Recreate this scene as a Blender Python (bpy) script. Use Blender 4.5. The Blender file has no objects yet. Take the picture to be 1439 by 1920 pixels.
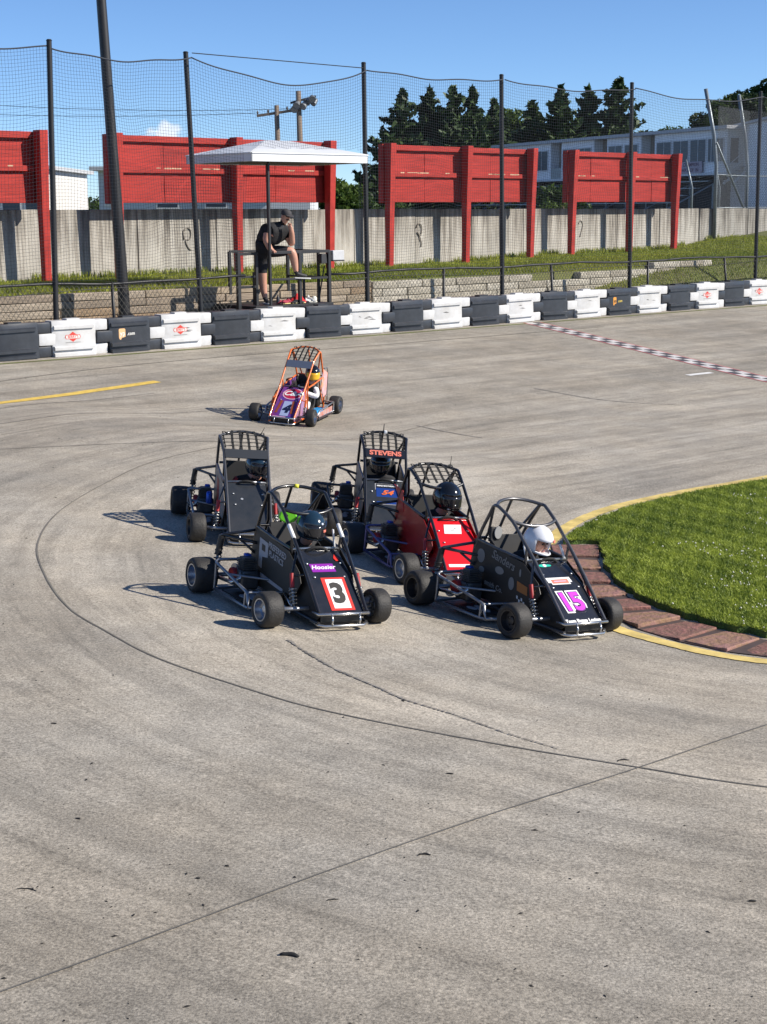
import bpy, bmesh, math, random
import numpy as np
from mathutils import Vector, Matrix

random.seed(7); rng = np.random.default_rng(11)
S = bpy.context.scene
COL = S.collection
R = math.radians

# ------------------------------------------------------------------ camera
CAM_H = 3.2
PITCH = math.atan(566.0 / 2880.0)
ROLL = R(0.4)
cam_d = bpy.data.cameras.new('camera'); cam = bpy.data.objects.new('camera', cam_d); COL.objects.link(cam)
cam_d.sensor_fit = 'VERTICAL'; cam_d.sensor_height = 36.0; cam_d.lens = 54.0
cam_d.clip_start = 0.1; cam_d.clip_end = 6000.0
_f = Vector((0, math.cos(PITCH), -math.sin(PITCH))); _r0 = Vector((1, 0, 0)); _u0 = _r0.cross(_f)
_r = _r0 * math.cos(ROLL) - _u0 * math.sin(ROLL); _u = _r0 * math.sin(ROLL) + _u0 * math.cos(ROLL)
cam.matrix_world = Matrix(((_r.x, _u.x, -_f.x, 0), (_r.y, _u.y, -_f.y, 0), (_r.z, _u.z, -_f.z, CAM_H), (0, 0, 0, 1)))
S.camera = cam

# ------------------------------------------------------------------ sky, sun, exposure
CLOUD = (-0.1347, 0.9897, 0.0491)
SUN_EL, SUN_AZ = R(34.0), R(-10.0)          # azimuth from +X towards +Y
sun_dir = Vector((math.cos(SUN_EL) * math.cos(SUN_AZ), math.cos(SUN_EL) * math.sin(SUN_AZ), math.sin(SUN_EL)))
W = bpy.data.worlds.new('World'); S.world = W; W.use_nodes = True
wn = W.node_tree.nodes; wl = W.node_tree.links
bg = wn['Background']; bg.inputs['Strength'].default_value = 0.112
sky = wn.new('ShaderNodeTexSky'); sky.sky_type = 'NISHITA'; sky.sun_disc = False
sky.sun_elevation = SUN_EL; sky.sun_rotation = math.pi / 2 - SUN_AZ
sky.altitude = 0.0; sky.air_density = 0.6; sky.dust_density = 0.0; sky.ozone_density = 6.5
# one small white cloud low in the sky
tcw = wn.new('ShaderNodeTexCoord')
def vmath(op, a, b_=None, out=0):
    n = wn.new('ShaderNodeVectorMath'); n.operation = op; wl.new(a, n.inputs[0])
    if b_ is not None: n.inputs[1].default_value = b_
    return n.outputs[out]
def fmath(op, a, b_):
    n = wn.new('ShaderNodeMath'); n.operation = op; wl.new(a, n.inputs[0])
    if isinstance(b_, (int, float)): n.inputs[1].default_value = b_
    else: wl.new(b_, n.inputs[1])
    return n.outputs[0]
cdir = Vector(CLOUD).normalized(); cr = Vector((cdir.y, -cdir.x, 0)).normalized(); cu = cr.cross(cdir)
cn = wn.new('ShaderNodeTexNoise'); cn.inputs['Scale'].default_value = 110.0; cn.inputs['Detail'].default_value = 6.0; wl.new(tcw.outputs['Generated'], cn.inputs['Vector'])
cx_ = fmath('MULTIPLY', vmath('DOT_PRODUCT', tcw.outputs['Generated'], tuple(cr), 1), 1 / .0125)
cy_ = fmath('MULTIPLY', fmath('SUBTRACT', vmath('DOT_PRODUCT', tcw.outputs['Generated'], tuple(cu), 1), 0.0), 1 / .0068)
cl2 = fmath('ADD', fmath('MULTIPLY', cx_, cx_), fmath('MULTIPLY', cy_, cy_))
cs = fmath('ADD', cl2, fmath('MULTIPLY', fmath('SUBTRACT', cn.outputs['Fac'], .5), 3.0))
cm = wn.new('ShaderNodeMapRange'); cm.interpolation_type = 'SMOOTHSTEP'; cm.inputs['From Min'].default_value = 1.0; cm.inputs['From Max'].default_value = 0.1; cm.inputs['To Min'].default_value = 0.0; cm.inputs['To Max'].default_value = 0.8; wl.new(cs, cm.inputs['Value'])
fr_ = fmath('MULTIPLY', cm.outputs[0], fmath('GREATER_THAN', vmath('DOT_PRODUCT', tcw.outputs['Generated'], tuple(cdir), 1), 0.9))
cmix = wn.new('ShaderNodeMix'); cmix.data_type = 'RGBA'; wl.new(fr_, cmix.inputs[0]); wl.new(sky.outputs[0], cmix.inputs[6]); cmix.inputs[7].default_value = (7.0, 7.2, 7.6, 1)
wl.new(cmix.outputs[2], bg.inputs[0])
sun_d = bpy.data.lights.new('sun', 'SUN'); sun_d.energy = 5.0; sun_d.angle = R(0.5); sun_d.color = (1.0, 0.93, 0.83)
sun = bpy.data.objects.new('sun', sun_d); COL.objects.link(sun)
sun.rotation_euler = (-sun_dir).to_track_quat('-Z', 'Y').to_euler()
sun.location = (20, -4, 14)
vs = S.view_settings
vs.view_transform = 'Standard'; vs.look = 'None'; vs.gamma = 1.0; vs.use_curve_mapping = False; vs.exposure = 0.45
S.cycles.max_bounces = 6; S.cycles.transparent_max_bounces = 12
S.cycles.use_denoising = True

# ------------------------------------------------------------------ materials
MATS = {}
def mat(name, col, rough=0.6, metal=0.0, var=0.0, vscale=6.0, bump=0.0, bscale=40.0, coat=0.0, spec=0.5, col2=None, stretch=None, trans=0.0, alpha=1.0):
    if name in MATS: return MATS[name]
    m = bpy.data.materials.new(name); m.use_nodes = True; MATS[name] = m
    nt = m.node_tree; b = nt.nodes['Principled BSDF']; L = nt.links
    b.inputs['Base Color'].default_value = (*col, 1); b.inputs['Roughness'].default_value = rough
    b.inputs['Metallic'].default_value = metal; b.inputs['Coat Weight'].default_value = coat
    b.inputs['Coat Roughness'].default_value = 0.06
    b.inputs['Specular IOR Level'].default_value = spec
    if trans: b.inputs['Transmission Weight'].default_value = trans
    if alpha < 1: b.inputs['Alpha'].default_value = alpha
    if var or bump:
        tc = nt.nodes.new('ShaderNodeTexCoord'); mp = nt.nodes.new('ShaderNodeMapping'); L.new(tc.outputs['Object'], mp.inputs[0])
        if stretch: mp.inputs['Scale'].default_value = stretch
    if var:
        n = nt.nodes.new('ShaderNodeTexNoise'); n.inputs['Scale'].default_value = vscale; n.inputs['Detail'].default_value = 6.0; n.inputs['Roughness'].default_value = 0.65
        L.new(mp.outputs[0], n.inputs['Vector'])
        rp = nt.nodes.new('ShaderNodeValToRGB'); L.new(n.outputs['Fac'], rp.inputs[0])
        c2 = col2 if col2 else tuple(c * (1 - var) for c in col)
        c1 = col if col2 else tuple(min(1, c * (1 + var * 0.6)) for c in col)
        rp.color_ramp.elements[0].position = 0.32; rp.color_ramp.elements[1].position = 0.68
        rp.color_ramp.elements[0].color = (*c2, 1); rp.color_ramp.elements[1].color = (*c1, 1)
        L.new(rp.outputs[0], b.inputs['Base Color'])
        mr = nt.nodes.new('ShaderNodeMapRange'); mr.inputs['To Min'].default_value = min(1, rough * 1.15); mr.inputs['To Max'].default_value = rough * 0.85
        L.new(n.outputs['Fac'], mr.inputs['Value']); L.new(mr.outputs[0], b.inputs['Roughness'])
    if bump:
        n2 = nt.nodes.new('ShaderNodeTexNoise'); n2.inputs['Scale'].default_value = bscale; n2.inputs['Detail'].default_value = 5.0
        L.new(mp.outputs[0], n2.inputs['Vector'])
        bp = nt.nodes.new('ShaderNodeBump'); bp.inputs['Strength'].default_value = bump; bp.inputs['Distance'].default_value = 0.02
        L.new(n2.outputs['Fac'], bp.inputs['Height']); L.new(bp.outputs[0], b.inputs['Normal'])
    return m

def leaf_mat(name, c_dark, c_light, rough=0.55, transl=0.25):
    """leaf / blade colour varied by the per-face attribute 'tint'"""
    m = bpy.data.materials.new(name); m.use_nodes = True; MATS[name] = m
    nt = m.node_tree; L = nt.links; b = nt.nodes['Principled BSDF']; out = nt.nodes['Material Output']
    a = nt.nodes.new('ShaderNodeAttribute'); a.attribute_name = 'tint'
    rp = nt.nodes.new('ShaderNodeValToRGB'); L.new(a.outputs['Fac'], rp.inputs[0])
    rp.color_ramp.elements[0].color = (*c_dark, 1); rp.color_ramp.elements[1].color = (*c_light, 1)
    L.new(rp.outputs[0], b.inputs['Base Color']); b.inputs['Roughness'].default_value = rough; b.inputs['Specular IOR Level'].default_value = 0.3
    t = nt.nodes.new('ShaderNodeBsdfTranslucent'); L.new(rp.outputs[0], t.inputs['Color'])
    mx = nt.nodes.new('ShaderNodeMixShader'); mx.inputs[0].default_value = transl
    L.new(b.outputs[0], mx.inputs[1]); L.new(t.outputs[0], mx.inputs[2]); L.new(mx.outputs[0], out.inputs['Surface'])
    return m

# ------------------------------------------------------------------ mesh helpers
class MB:
    def __init__(self): self.v = []; self.f = []; self.mi = []; self.cur = 0
    def add(self, vs, fs):
        o = len(self.v); self.v.extend([tuple(p) for p in vs]); self.f.extend([tuple(i + o for i in f) for f in fs]); self.mi.extend([self.cur] * len(fs)); return self
    def box(self, c, s, rot=None, taper=None):
        hx, hy, hz = s[0] / 2, s[1] / 2, s[2] / 2
        P = [Vector((x * hx, y * hy, z * hz)) for z in (-1, 1) for y in (-1, 1) for x in (-1, 1)]
        if taper:
            for p in P[4:]: p.x *= taper; p.y *= taper
        if rot is not None: P = [rot @ p for p in P]
        c = Vector(c)
        return self.add([p + c for p in P], [(0, 2, 3, 1), (4, 5, 7, 6), (0, 1, 5, 4), (2, 6, 7, 3), (0, 4, 6, 2), (1, 3, 7, 5)])
    def tube(self, pts, r, n=8, closed=False, cap=True):
        pts = [Vector(p) for p in pts]; m = len(pts)
        rr = r if isinstance(r, (list, tuple)) else [r] * m
        vs = []; up = None
        for i, p in enumerate(pts):
            if closed: d = pts[(i + 1) % m] - pts[i - 1]
            else: d = pts[min(i + 1, m - 1)] - pts[max(i - 1, 0)]
            if d.length < 1e-9: d = Vector((0, 0, 1))
            d.normalize()
            if up is None:
                up = Vector((0, 0, 1)) if abs(d.z) < 0.9 else Vector((1, 0, 0))
            a = up - d * up.dot(d)
            if a.length < 1e-6: a = d.orthogonal()
            a.normalize(); up = a; b = d.cross(a)
            for k in range(n):
                t = 2 * math.pi * k / n; vs.append(p + (a * math.cos(t) + b * math.sin(t)) * rr[i])
        fs = []
        for i in range(m if closed else m - 1):
            j = (i + 1) % m
            for k in range(n): k2 = (k + 1) % n; fs.append((i * n + k, i * n + k2, j * n + k2, j * n + k))
        if cap and not closed: fs.append(tuple(range(n))[::-1]); fs.append(tuple((m - 1) * n + k for k in range(n)))
        return self.add(vs, fs)
    def prism(self, poly, axis_a, axis_b, origin, ext):
        """polygon (list of 2D) in plane axis_a/axis_b at origin, extruded by vector ext"""
        A = Vector(axis_a); B = Vector(axis_b); O = Vector(origin); E = Vector(ext); n = len(poly)
        vs = [O + A * p[0] + B * p[1] for p in poly] + [O + A * p[0] + B * p[1] + E for p in poly]
        fs = [tuple(range(n))[::-1], tuple(range(n, 2 * n))] + [(i, (i + 1) % n, n + (i + 1) % n, n + i) for i in range(n)]
        return self.add(vs, fs)
    def lathe(self, prof, n=20, axis='y', c=(0, 0, 0), close=False):
        """prof: (radius, pos along axis)"""
        c = Vector(c); vs = []; m = len(prof)
        for (r, h) in prof:
            for k in range(n):
                t = 2 * math.pi * k / n
                if axis == 'y': q = Vector((r * math.cos(t), h, r * math.sin(t)))
                elif axis == 'x': q = Vector((h, r * math.cos(t), r * math.sin(t)))
                else: q = Vector((r * math.cos(t), r * math.sin(t), h))
                vs.append(c + q)
        fs = []
        for i in range(m if close else m - 1):
            j = (i + 1) % m
            for k in range(n): k2 = (k + 1) % n; fs.append((i * n + k, j * n + k, j * n + k2, i * n + k2))
        return self.add(vs, fs)
    def quad(self, a, b, c, d): return self.add([a, b, c, d], [(0, 1, 2, 3)])
    def mesh(self, name, mats, smooth=False, angle=None, fix=True):
        me = bpy.data.meshes.new(name); me.from_pydata([tuple(p) for p in self.v], [], self.f)
        if not isinstance(mats, (list, tuple)): mats = [mats]
        for m in mats: me.materials.append(m)
        if len(mats) > 1: me.polygons.foreach_set('material_index', self.mi)
        if fix:
            bm = bmesh.new(); bm.from_mesh(me); bmesh.ops.recalc_face_normals(bm, faces=bm.faces); bm.to_mesh(me); bm.free()
        if smooth:
            me.polygons.foreach_set('use_smooth', [True] * len(me.polygons))
            if angle is not None: me.set_sharp_from_angle(angle=R(angle))
        me.update(); return me
    def build(self, name, mats, parent=None, smooth=False, angle=None, bevel=0.0, fix=True, segs=2):
        o = bpy.data.objects.new(name, self.mesh(name, mats, smooth or bevel > 0, angle if angle is not None else (40 if bevel else None), fix)); COL.objects.link(o)
        if parent is not None: o.parent = parent
        if bevel:
            md = o.modifiers.new('bevel', 'BEVEL'); md.width = bevel; md.segments = segs; md.limit_method = 'ANGLE'; md.angle_limit = R(35)
        return o

def tag(o, label=None, cat=None, group=None, kind=None):
    if label: o['label'] = label
    if cat: o['category'] = cat
    if group: o['group'] = group
    if kind: o['kind'] = kind
    return o
def empty(name, loc=(0, 0, 0), mw=None, parent=None):
    o = bpy.data.objects.new(name, None); COL.objects.link(o); o.empty_display_size = 0.1
    if parent is not None: o.parent = parent
    if mw is not None: o.matrix_world = mw
    else: o.location = loc
    return o
def obj(name, me, parent=None, loc=None, mw=None):
    o = bpy.data.objects.new(name, me); COL.objects.link(o)
    if parent is not None: o.parent = parent
    if loc is not None: o.location = loc
    if mw is not None: o.matrix_world = mw
    return o
def np_mesh(name, V, F, m, tint=None, smooth=False):
    """V (n,3), F (k,3|4) numpy"""
    me = bpy.data.meshes.new(name); V = np.asarray(V, np.float32); F = np.asarray(F, np.int32); k = F.shape[1]
    me.vertices.add(len(V)); me.vertices.foreach_set('co', V.ravel())
    me.loops.add(F.size); me.loops.foreach_set('vertex_index', F.ravel())
    me.polygons.add(len(F)); me.polygons.foreach_set('loop_start', np.arange(0, F.size, k, dtype=np.int32))
    try: me.polygons.foreach_set('loop_total', np.full(len(F), k, np.int32))
    except Exception: pass
    me.materials.append(m)
    if tint is not None:
        a = me.attributes.new('tint', 'FLOAT', 'FACE'); a.data.foreach_set('value', np.asarray(tint, np.float32))
    if smooth: me.polygons.foreach_set('use_smooth', np.ones(len(F), bool))
    me.update(calc_edges=True); me.validate()
    return me
def np_tubes(lines, r, n=3):
    """many polylines (each (m,3)) -> V,F of thin n-sided tubes"""
    Vs = []; Fs = []; o = 0
    for P in lines:
        P = np.asarray(P, float); m = len(P)
        d = np.gradient(P, axis=0); d /= np.linalg.norm(d, axis=1)[:, None] + 1e-12
        up = np.where(np.abs(d[:, 2:3]) < 0.8, np.array([[0, 0, 1.0]]), np.array([[1.0, 0, 0]]))
        a = np.cross(d, up); a /= np.linalg.norm(a, axis=1)[:, None] + 1e-12; b = np.cross(d, a)
        t = 2 * np.pi * np.arange(n) / n
        V = P[:, None, :] + r * (a[:, None, :] * np.cos(t)[None, :, None] + b[:, None, :] * np.sin(t)[None, :, None])
        Vs.append(V.reshape(-1, 3))
        i = np.arange(m - 1)[:, None]; k = np.arange(n)[None, :]; k2 = (k + 1) % n
        F = np.stack([o + i * n + k, o + i * n + k2, o + (i + 1) * n + k2, o + (i + 1) * n + k], -1).reshape(-1, 4)
        Fs.append(F); o += m * n
    return np.concatenate(Vs), np.concatenate(Fs)
_tcache = {}
def text(name, s, parent, origin, xdir, ydir, size, m, align='CENTER', shear=0.0, off=0.0, ext=0.0008, sx=1.0):
    key = (s, size, align, shear, off, ext, m.name)
    if key not in _tcache:
        cu = bpy.data.curves.new('lettering', 'FONT'); cu.body = s; cu.size = size; cu.align_x = align; cu.align_y = 'CENTER'; cu.shear = shear; cu.offset = off; cu.extrude = ext; cu.resolution_u = 3
        t = bpy.data.objects.new('tmp', cu); COL.objects.link(t)
        dg = bpy.context.evaluated_depsgraph_get(); me = bpy.data.meshes.new_from_object(t.evaluated_get(dg)); me.name = 'lettering'
        me.materials.clear(); me.materials.append(m); bpy.data.objects.remove(t); bpy.data.curves.remove(cu); _tcache[key] = me
    X = Vector(xdir).normalized(); Y = Vector(ydir).normalized(); Z = X.cross(Y).normalized(); O = Vector(origin)
    o = obj(name, _tcache[key], parent)
    o.matrix_local = Matrix(((X.x * sx, Y.x, Z.x, O.x), (X.y * sx, Y.y, Z.y, O.y), (X.z * sx, Y.z, Z.z, O.z), (0, 0, 0, 1)))
    return o
def catmull(pts, n=8):
    P = [np.array(p, float) for p in pts]; P = [2 * P[0] - P[1]] + P + [2 * P[-1] - P[-2]]; out = []
    for i in range(1, len(P) - 2):
        for k in range(n):
            t = k / n; a, b, c, d = P[i - 1], P[i], P[i + 1], P[i + 2]
            out.append(0.5 * ((2 * b) + (-a + c) * t + (2 * a - 5 * b + 4 * c - d) * t * t + (-a + 3 * b - 3 * c + d) * t ** 3))
    out.append(P[-2]); return out
def skin_mesh(joints, bones, mats, pick, sub=2):
    """joints: list of (x,y,z,r); bones: index pairs; grows one continuous body; pick(center, bone, param)->material index"""
    me = bpy.data.meshes.new('body'); me.from_pydata([j[:3] for j in joints], bones, [])
    o = bpy.data.objects.new('tmp', me); COL.objects.link(o)
    md = o.modifiers.new('s', 'SKIN'); md.use_smooth_shade = True
    if not me.skin_vertices: 
        bpy.context.view_layer.objects.active = o
    sv = me.skin_vertices[0].data
    for i, j in enumerate(joints):
        r = j[3]; sv[i].radius = r if isinstance(r, tuple) else (r, r); sv[i].use_root = (i == 0)
    sb = o.modifiers.new('sub', 'SUBSURF'); sb.levels = sub; sb.render_levels = sub
    dg = bpy.context.evaluated_depsgraph_get(); out = bpy.data.meshes.new_from_object(o.evaluated_get(dg)); out.name = 'person'
    bpy.data.objects.remove(o); bpy.data.meshes.remove(me)
    out.materials.clear()
    for m in mats: out.materials.append(m)
    J = [Vector(j[:3]) for j in joints]
    for p in out.polygons:
        best = None
        for bi, (a, b) in enumerate(bones):
            A, B = J[a], J[b]; d = B - A; L2 = d.length_squared
            t = max(0, min(1, (p.center - A).dot(d) / L2)) if L2 else 0
            ra, rb = [(max(q) if isinstance(q, tuple) else q) for q in (joints[a][3], joints[b][3])]
            dist = (p.center - (A + d * t)).length - (ra + (rb - ra) * t)
            if best is None or dist < best[0]: best = (dist, bi, t)
        p.material_index = pick(p.center, best[1], best[2]); p.use_smooth = True
    return out
# ================================================================== THE TRACK
AX = (0.753, 0.658); CC = (5.0, 13.9); BL = (0.239, 32.307); BN = (0.658, -0.753)
def sstep(a, b, x):
    t = min(1.0, max(0.0, (x - a) / (b - a))); return t * t * (3 - 2 * t)
def smax(a, b, k=0.12):
    h = max(k - abs(a - b), 0) / k; return max(a, b) + h * h * k * 0.25
def infield_dist(x, y):
    rx, ry = x - CC[0], y - CC[1]; t = rx * AX[0] + ry * AX[1]; tt = max(0, min(60, t))
    return math.hypot(rx - tt * AX[0], ry - tt * AX[1]) - 3.7, t
def zt(x, y):
    """height of the banked track"""
    d, t = infield_dist(x, y); e = max(0, d)
    z1 = 0.1 * e if e < 2.5 else 0.1 * (2.5 + (1 - math.exp(-(e - 2.5) / 2.0)) * 2.0)
    w = 1 - sstep(-2.5, 2.0, t)
    db = max(0, (x - BL[0]) * BN[0] + (y - BL[1]) * BN[1]); q = 8.4 - db
    z2 = 0.7 * (q if q > 0.6 else (0 if q < -0.6 else (q + 0.6) ** 2 / 2.4)) / 8.4
    return smax(z1 * w, z2)
def bp(t, off, z):
    """point from distance along the barrier, offset behind it, height"""
    return Vector((BL[0] + AX[0] * t - BN[0] * off, BL[1] + AX[1] * t - BN[1] * off, z))

def track_material():
    m = bpy.data.materials.new('track_concrete'); m.use_nodes = True; nt = m.node_tree; N = nt.nodes; L = nt.links; b = N['Principled BSDF']
    def noise(vec, sc, det=5, ro=0.6):
        n = N.new('ShaderNodeTexNoise'); n.inputs['Scale'].default_value = sc; n.inputs['Detail'].default_value = det; n.inputs['Roughness'].default_value = ro; L.new(vec, n.inputs['Vector']); return n.outputs['Fac']
    def rng_(v, a, b_, c, d):
        r = N.new('ShaderNodeMapRange'); r.inputs['From Min'].default_value = a; r.inputs['From Max'].default_value = b_; r.inputs['To Min'].default_value = c; r.inputs['To Max'].default_value = d; L.new(v, r.inputs['Value']); return r.outputs[0]
    def mul(a, b_):
        x = N.new('ShaderNodeMath'); x.operation = 'MULTIPLY'; L.new(a, x.inputs[0])
        if isinstance(b_, float): x.inputs[1].default_value = b_
        else: L.new(b_, x.inputs[1])
        return x.outputs[0]
    g = N.new('ShaderNodeNewGeometry'); pos = g.outputs['Position']
    aa = N.new('ShaderNodeAttribute'); aa.attribute_name = 'arc'; ar = N.new('ShaderNodeAttribute'); ar.attribute_name = 'rad'
    cx = N.new('ShaderNodeCombineXYZ'); L.new(mul(aa.outputs['Fac'], 0.10), cx.inputs[0]); L.new(ar.outputs['Fac'], cx.inputs[1]); st = cx.outputs[0]
    cx2 = N.new('ShaderNodeCombineXYZ'); L.new(mul(aa.outputs['Fac'], 0.035), cx2.inputs[0]); L.new(ar.outputs['Fac'], cx2.inputs[1]); st2 = cx2.outputs[0]
    blot = rng_(noise(pos, 0.45, 6, 0.66), 0.3, 0.7, 0.80, 1.14)
    mott = rng_(noise(pos, 2.4, 6, 0.74), 0.3, 0.7, 0.80, 1.14)
    fine = rng_(noise(pos, 75.0, 3, 0.8), 0.30, 0.70, 0.42, 1.50)
    fine2 = mul(rng_(noise(pos, 34.0, 4, 0.8), 0.3, 0.7, 0.74, 1.24), rng_(ar.outputs['Fac'], 4.0, 6.5, 1.06, 0.90))
    streak = rng_(noise(st, 2.2, 6, 0.72), 0.32, 0.58, 0.73, 1.08)
    streak2 = rng_(noise(st, 6.0, 5, 0.75), 0.34, 0.48, 0.78, 1.0)
    # rubbered-in groove: darker band on the outside and along the far straight
    rub = rng_(noise(st2, 0.8, 5, 0.6), 0.38, 0.62, 0.86, 1.05)
    band = N.new('ShaderNodeValToRGB'); L.new(rng_(ar.outputs['Fac'], 0.0, 6.0, 0.0, 1.0), band.inputs[0]); be = band.color_ramp.elements; be[0].position = 0.03; be[0].color = (.98, .98, .98, 1); be[1].position = 1.0; be[1].color = (1, 1, 1, 1)
    for ps, vv in ((.10, .82), (.22, .86), (.34, 1.04), (.55, 1.06), (.72, .98)): be.new(ps).color = (vv, vv, vv, 1)
    bn_ = rng_(noise(st2, 3.0, 5, 0.7), 0.35, 0.6, 0.0, 1.0); bmx = N.new('ShaderNodeMix'); bmx.data_type = 'FLOAT'; L.new(bn_, bmx.inputs[0]); L.new(band.outputs[0], bmx.inputs[2]); bmx.inputs[3].default_value = 1.0
    rub = mul(rub, bmx.outputs[0])
    f = mul(mul(mul(blot, mott), mul(fine, fine2)), mul(mul(streak, streak2), rub))
    mixc = N.new('ShaderNodeMix'); mixc.data_type = 'RGBA'; L.new(rng_(noise(pos, 0.8, 4), 0.35, 0.65, 0, 1), mixc.inputs[0])
    mixc.inputs[6].default_value = (0.425, 0.376, 0.300, 1); mixc.inputs[7].default_value = (0.405, 0.370, 0.310, 1)
    vm = N.new('ShaderNodeVectorMath'); vm.operation = 'SCALE'; L.new(mixc.outputs[2], vm.inputs[0]); L.new(f, vm.inputs['Scale'])
    L.new(vm.outputs[0], b.inputs['Base Color']); b.inputs['Roughness'].default_value = 0.82; b.inputs['Specular IOR Level'].default_value = 0.35
    bpn = N.new('ShaderNodeBump'); bpn.inputs['Strength'].default_value = 0.55; bpn.inputs['Distance'].default_value = 0.006
    L.new(noise(pos, 110.0, 4, 0.7), bpn.inputs['Height']); L.new(bpn.outputs[0], b.inputs['Normal'])
    return m

def build_track():
    x0, x1, y0, y1, st = -24.0, 40.0, -3.0, 66.0, 0.25
    xs = np.arange(x0, x1 + st, st); ys = np.arange(y0, y1 + st, st)
    idx = -np.ones((len(xs), len(ys)), int); V = []; arc = []; rad = []
    for i, x in enumerate(xs):
        for j, y in enumerate(ys):
            db = (x - BL[0]) * BN[0] + (y - BL[1]) * BN[1]
            if db < -0.9: continue
            idx[i, j] = len(V); V.append((x, y, zt(x, y)))
            rx, ry = x - CC[0], y - CC[1]; t = rx * AX[0] + ry * AX[1]; n = -rx * AX[1] + ry * AX[0]
            d, _ = infield_dist(x, y)
            arc.append((-t if n > 0 else math.pi * 7 + t) if t >= 0 else math.atan2(-t, n) * 7); rad.append(d)
    F = []
    for i in range(len(xs) - 1):
        for j in range(len(ys) - 1):
            q = (idx[i, j], idx[i + 1, j], idx[i + 1, j + 1], idx[i, j + 1])
            if min(q) >= 0: F.append(q)
    me = np_mesh('race_track', V, F, track_material(), smooth=True)
    a = me.attributes.new('arc', 'FLOAT', 'POINT'); a.data.foreach_set('value', np.array(arc, np.float32))
    a = me.attributes.new('rad', 'FLOAT', 'POINT'); a.data.foreach_set('value', np.array(rad, np.float32))
    tag(obj('race_track', me), kind='structure')
build_track()

def strip(name, pts, w, m, dz=0.004, parent=None, n=6, jag=0.0, kind='structure'):
    """painted or sealed strip laid along a curve on the track"""
    P = catmull([(p[0], p[1]) for p in pts], n); V = []; F = []
    for i, p in enumerate(P):
        d = P[min(i + 1, len(P) - 1)] - P[max(i - 1, 0)]; d /= np.linalg.norm(d); nn = np.array([-d[1], d[0]])
        ww = w[0] + (w[1] - w[0]) * i / (len(P) - 1) if isinstance(w, tuple) else w
        for s in (-1, 1):
            q = p + nn * s * ww * (0.5 + random.uniform(-jag, jag)); V.append((q[0], q[1], zt(q[0], q[1]) + dz))
        if i: F.append((2 * i - 2, 2 * i - 1, 2 * i + 1, 2 * i))
    o = obj(name, np_mesh(name, V, F, m), parent)
    if parent is None: tag(o, kind=kind)
    return o
m_joint = mat('joint_sealant', (0.17, 0.155, 0.13), 0.85, var=0.3, vscale=3)
m_joint2 = mat('joint_saw_cut', (0.17, 0.155, 0.13), 0.85, var=0.25, vscale=3)
m_skid = mat('skid_rubber', (0.24, 0.22, 0.195), 0.8, var=0.45, vscale=7)
m_yel = mat('yellow_paint', (0.72, 0.50, 0.10), 0.6, var=0.28, vscale=9)
m_yel2 = mat('yellow_paint_kerb', (0.70, 0.53, 0.17), 0.6, var=0.35, vscale=6)
m_wht = mat('white_paint', (0.74, 0.73, 0.70), 0.6, var=0.2, vscale=9)
m_blk = mat('black_paint', (0.04, 0.04, 0.045), 0.6, var=0.3, vscale=9)
m_pink = mat('pink_paint', (0.50, 0.20, 0.20), 0.6, var=0.3, vscale=9)
strip('pavement_joint', [(0.9, 22.9), (-0.57, 20.76), (-1.6, 19.15), (-2.58, 17.56), (-2.94, 16.08), (-3.12, 14.49), (-3.01, 13.06), (-2.69, 11.88), (-2.3, 10.87), (-1.91, 10.23), (-1.46, 9.58), (-0.85, 8.96), (-0.32, 8.51), (0.52, 8.02), (1.33, 7.61), (1.92, 7.33), (3.6, 6.75), (6, 6.2)], 0.015, m_joint, jag=0.06)
strip('pavement_joint', [(-3.2, 3.6), (-1.4, 5.12), (-0.28, 6.16), (0.44, 6.82), (1.33, 7.61), (2.23, 8.56), (3.4, 9.9)], 0.009, m_joint2, dz=0.007)
strip('pavement_joint', [(-1.6, 19.15), (-4.2, 18.3), (-7.5, 17.0)], 0.02, m_joint2, dz=0.006)
strip('pavement_joint', [(-9.5, 19.3), (-5.0, 25.9), (0.4, 30.7), (5, 34.7)], 0.03, m_joint2, dz=0.005)
strip('tyre_mark', [(-0.67, 10.21), (-0.35, 9.54), (-0.07, 9.12), (0.12, 8.82), (0.4, 8.53), (0.68, 8.18), (0.94, 7.91)], (0.022, 0.010), m_skid, dz=0.005, jag=0.45, n=40)
for a in ([(2.6, 26.2), (3.6, 25.4), (4.9, 25.0)], [(0.5, 22.5), (1.4, 21.5)], [(-6, 21), (-5, 22.6), (-3.6, 24.1)], [(-5.2, 20.2), (-4.2, 21.5), (-2.6, 22.9)]):
    strip('tyre_mark', a, (0.035, 0.02), m_skid, dz=0.0045, jag=0.2, n=14)
# yellow line on the banking, white dash
tag(strip('yellow_line', [(-9.6, 17.5), (-7.4, 20.3), (-5.63, 22.45), (-5.0, 23.45), (-3.69, 25.13)], 0.19, m_yel, dz=0.006, jag=0.03), kind='structure')
strip('white_dash', [(5.65, 28.39), (5.92, 28.62), (6.19, 28.84)], 0.13, m_wht, dz=0.006)
# yellow edge line round the infield
strip('edge_line', [(15.9, 28.1), (8.0, 21.1), (4.60, 18.12), (3.54, 17.30), (2.67, 16.50), (2.17, 15.84), (1.77, 15.04), (1.50, 14.06), (1.47, 13.2), (1.52, 12.4), (1.62, 11.8), (1.765, 11.32), (1.92, 11.08), (2.125, 10.83), (2.335, 10.61), (2.695, 10.40), (3.6, 10.15), (5.4, 10.3), (9.0, 12.6), (16, 19.0)], 0.15, m_yel2, dz=0.006, n=10, jag=0.04)
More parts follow.
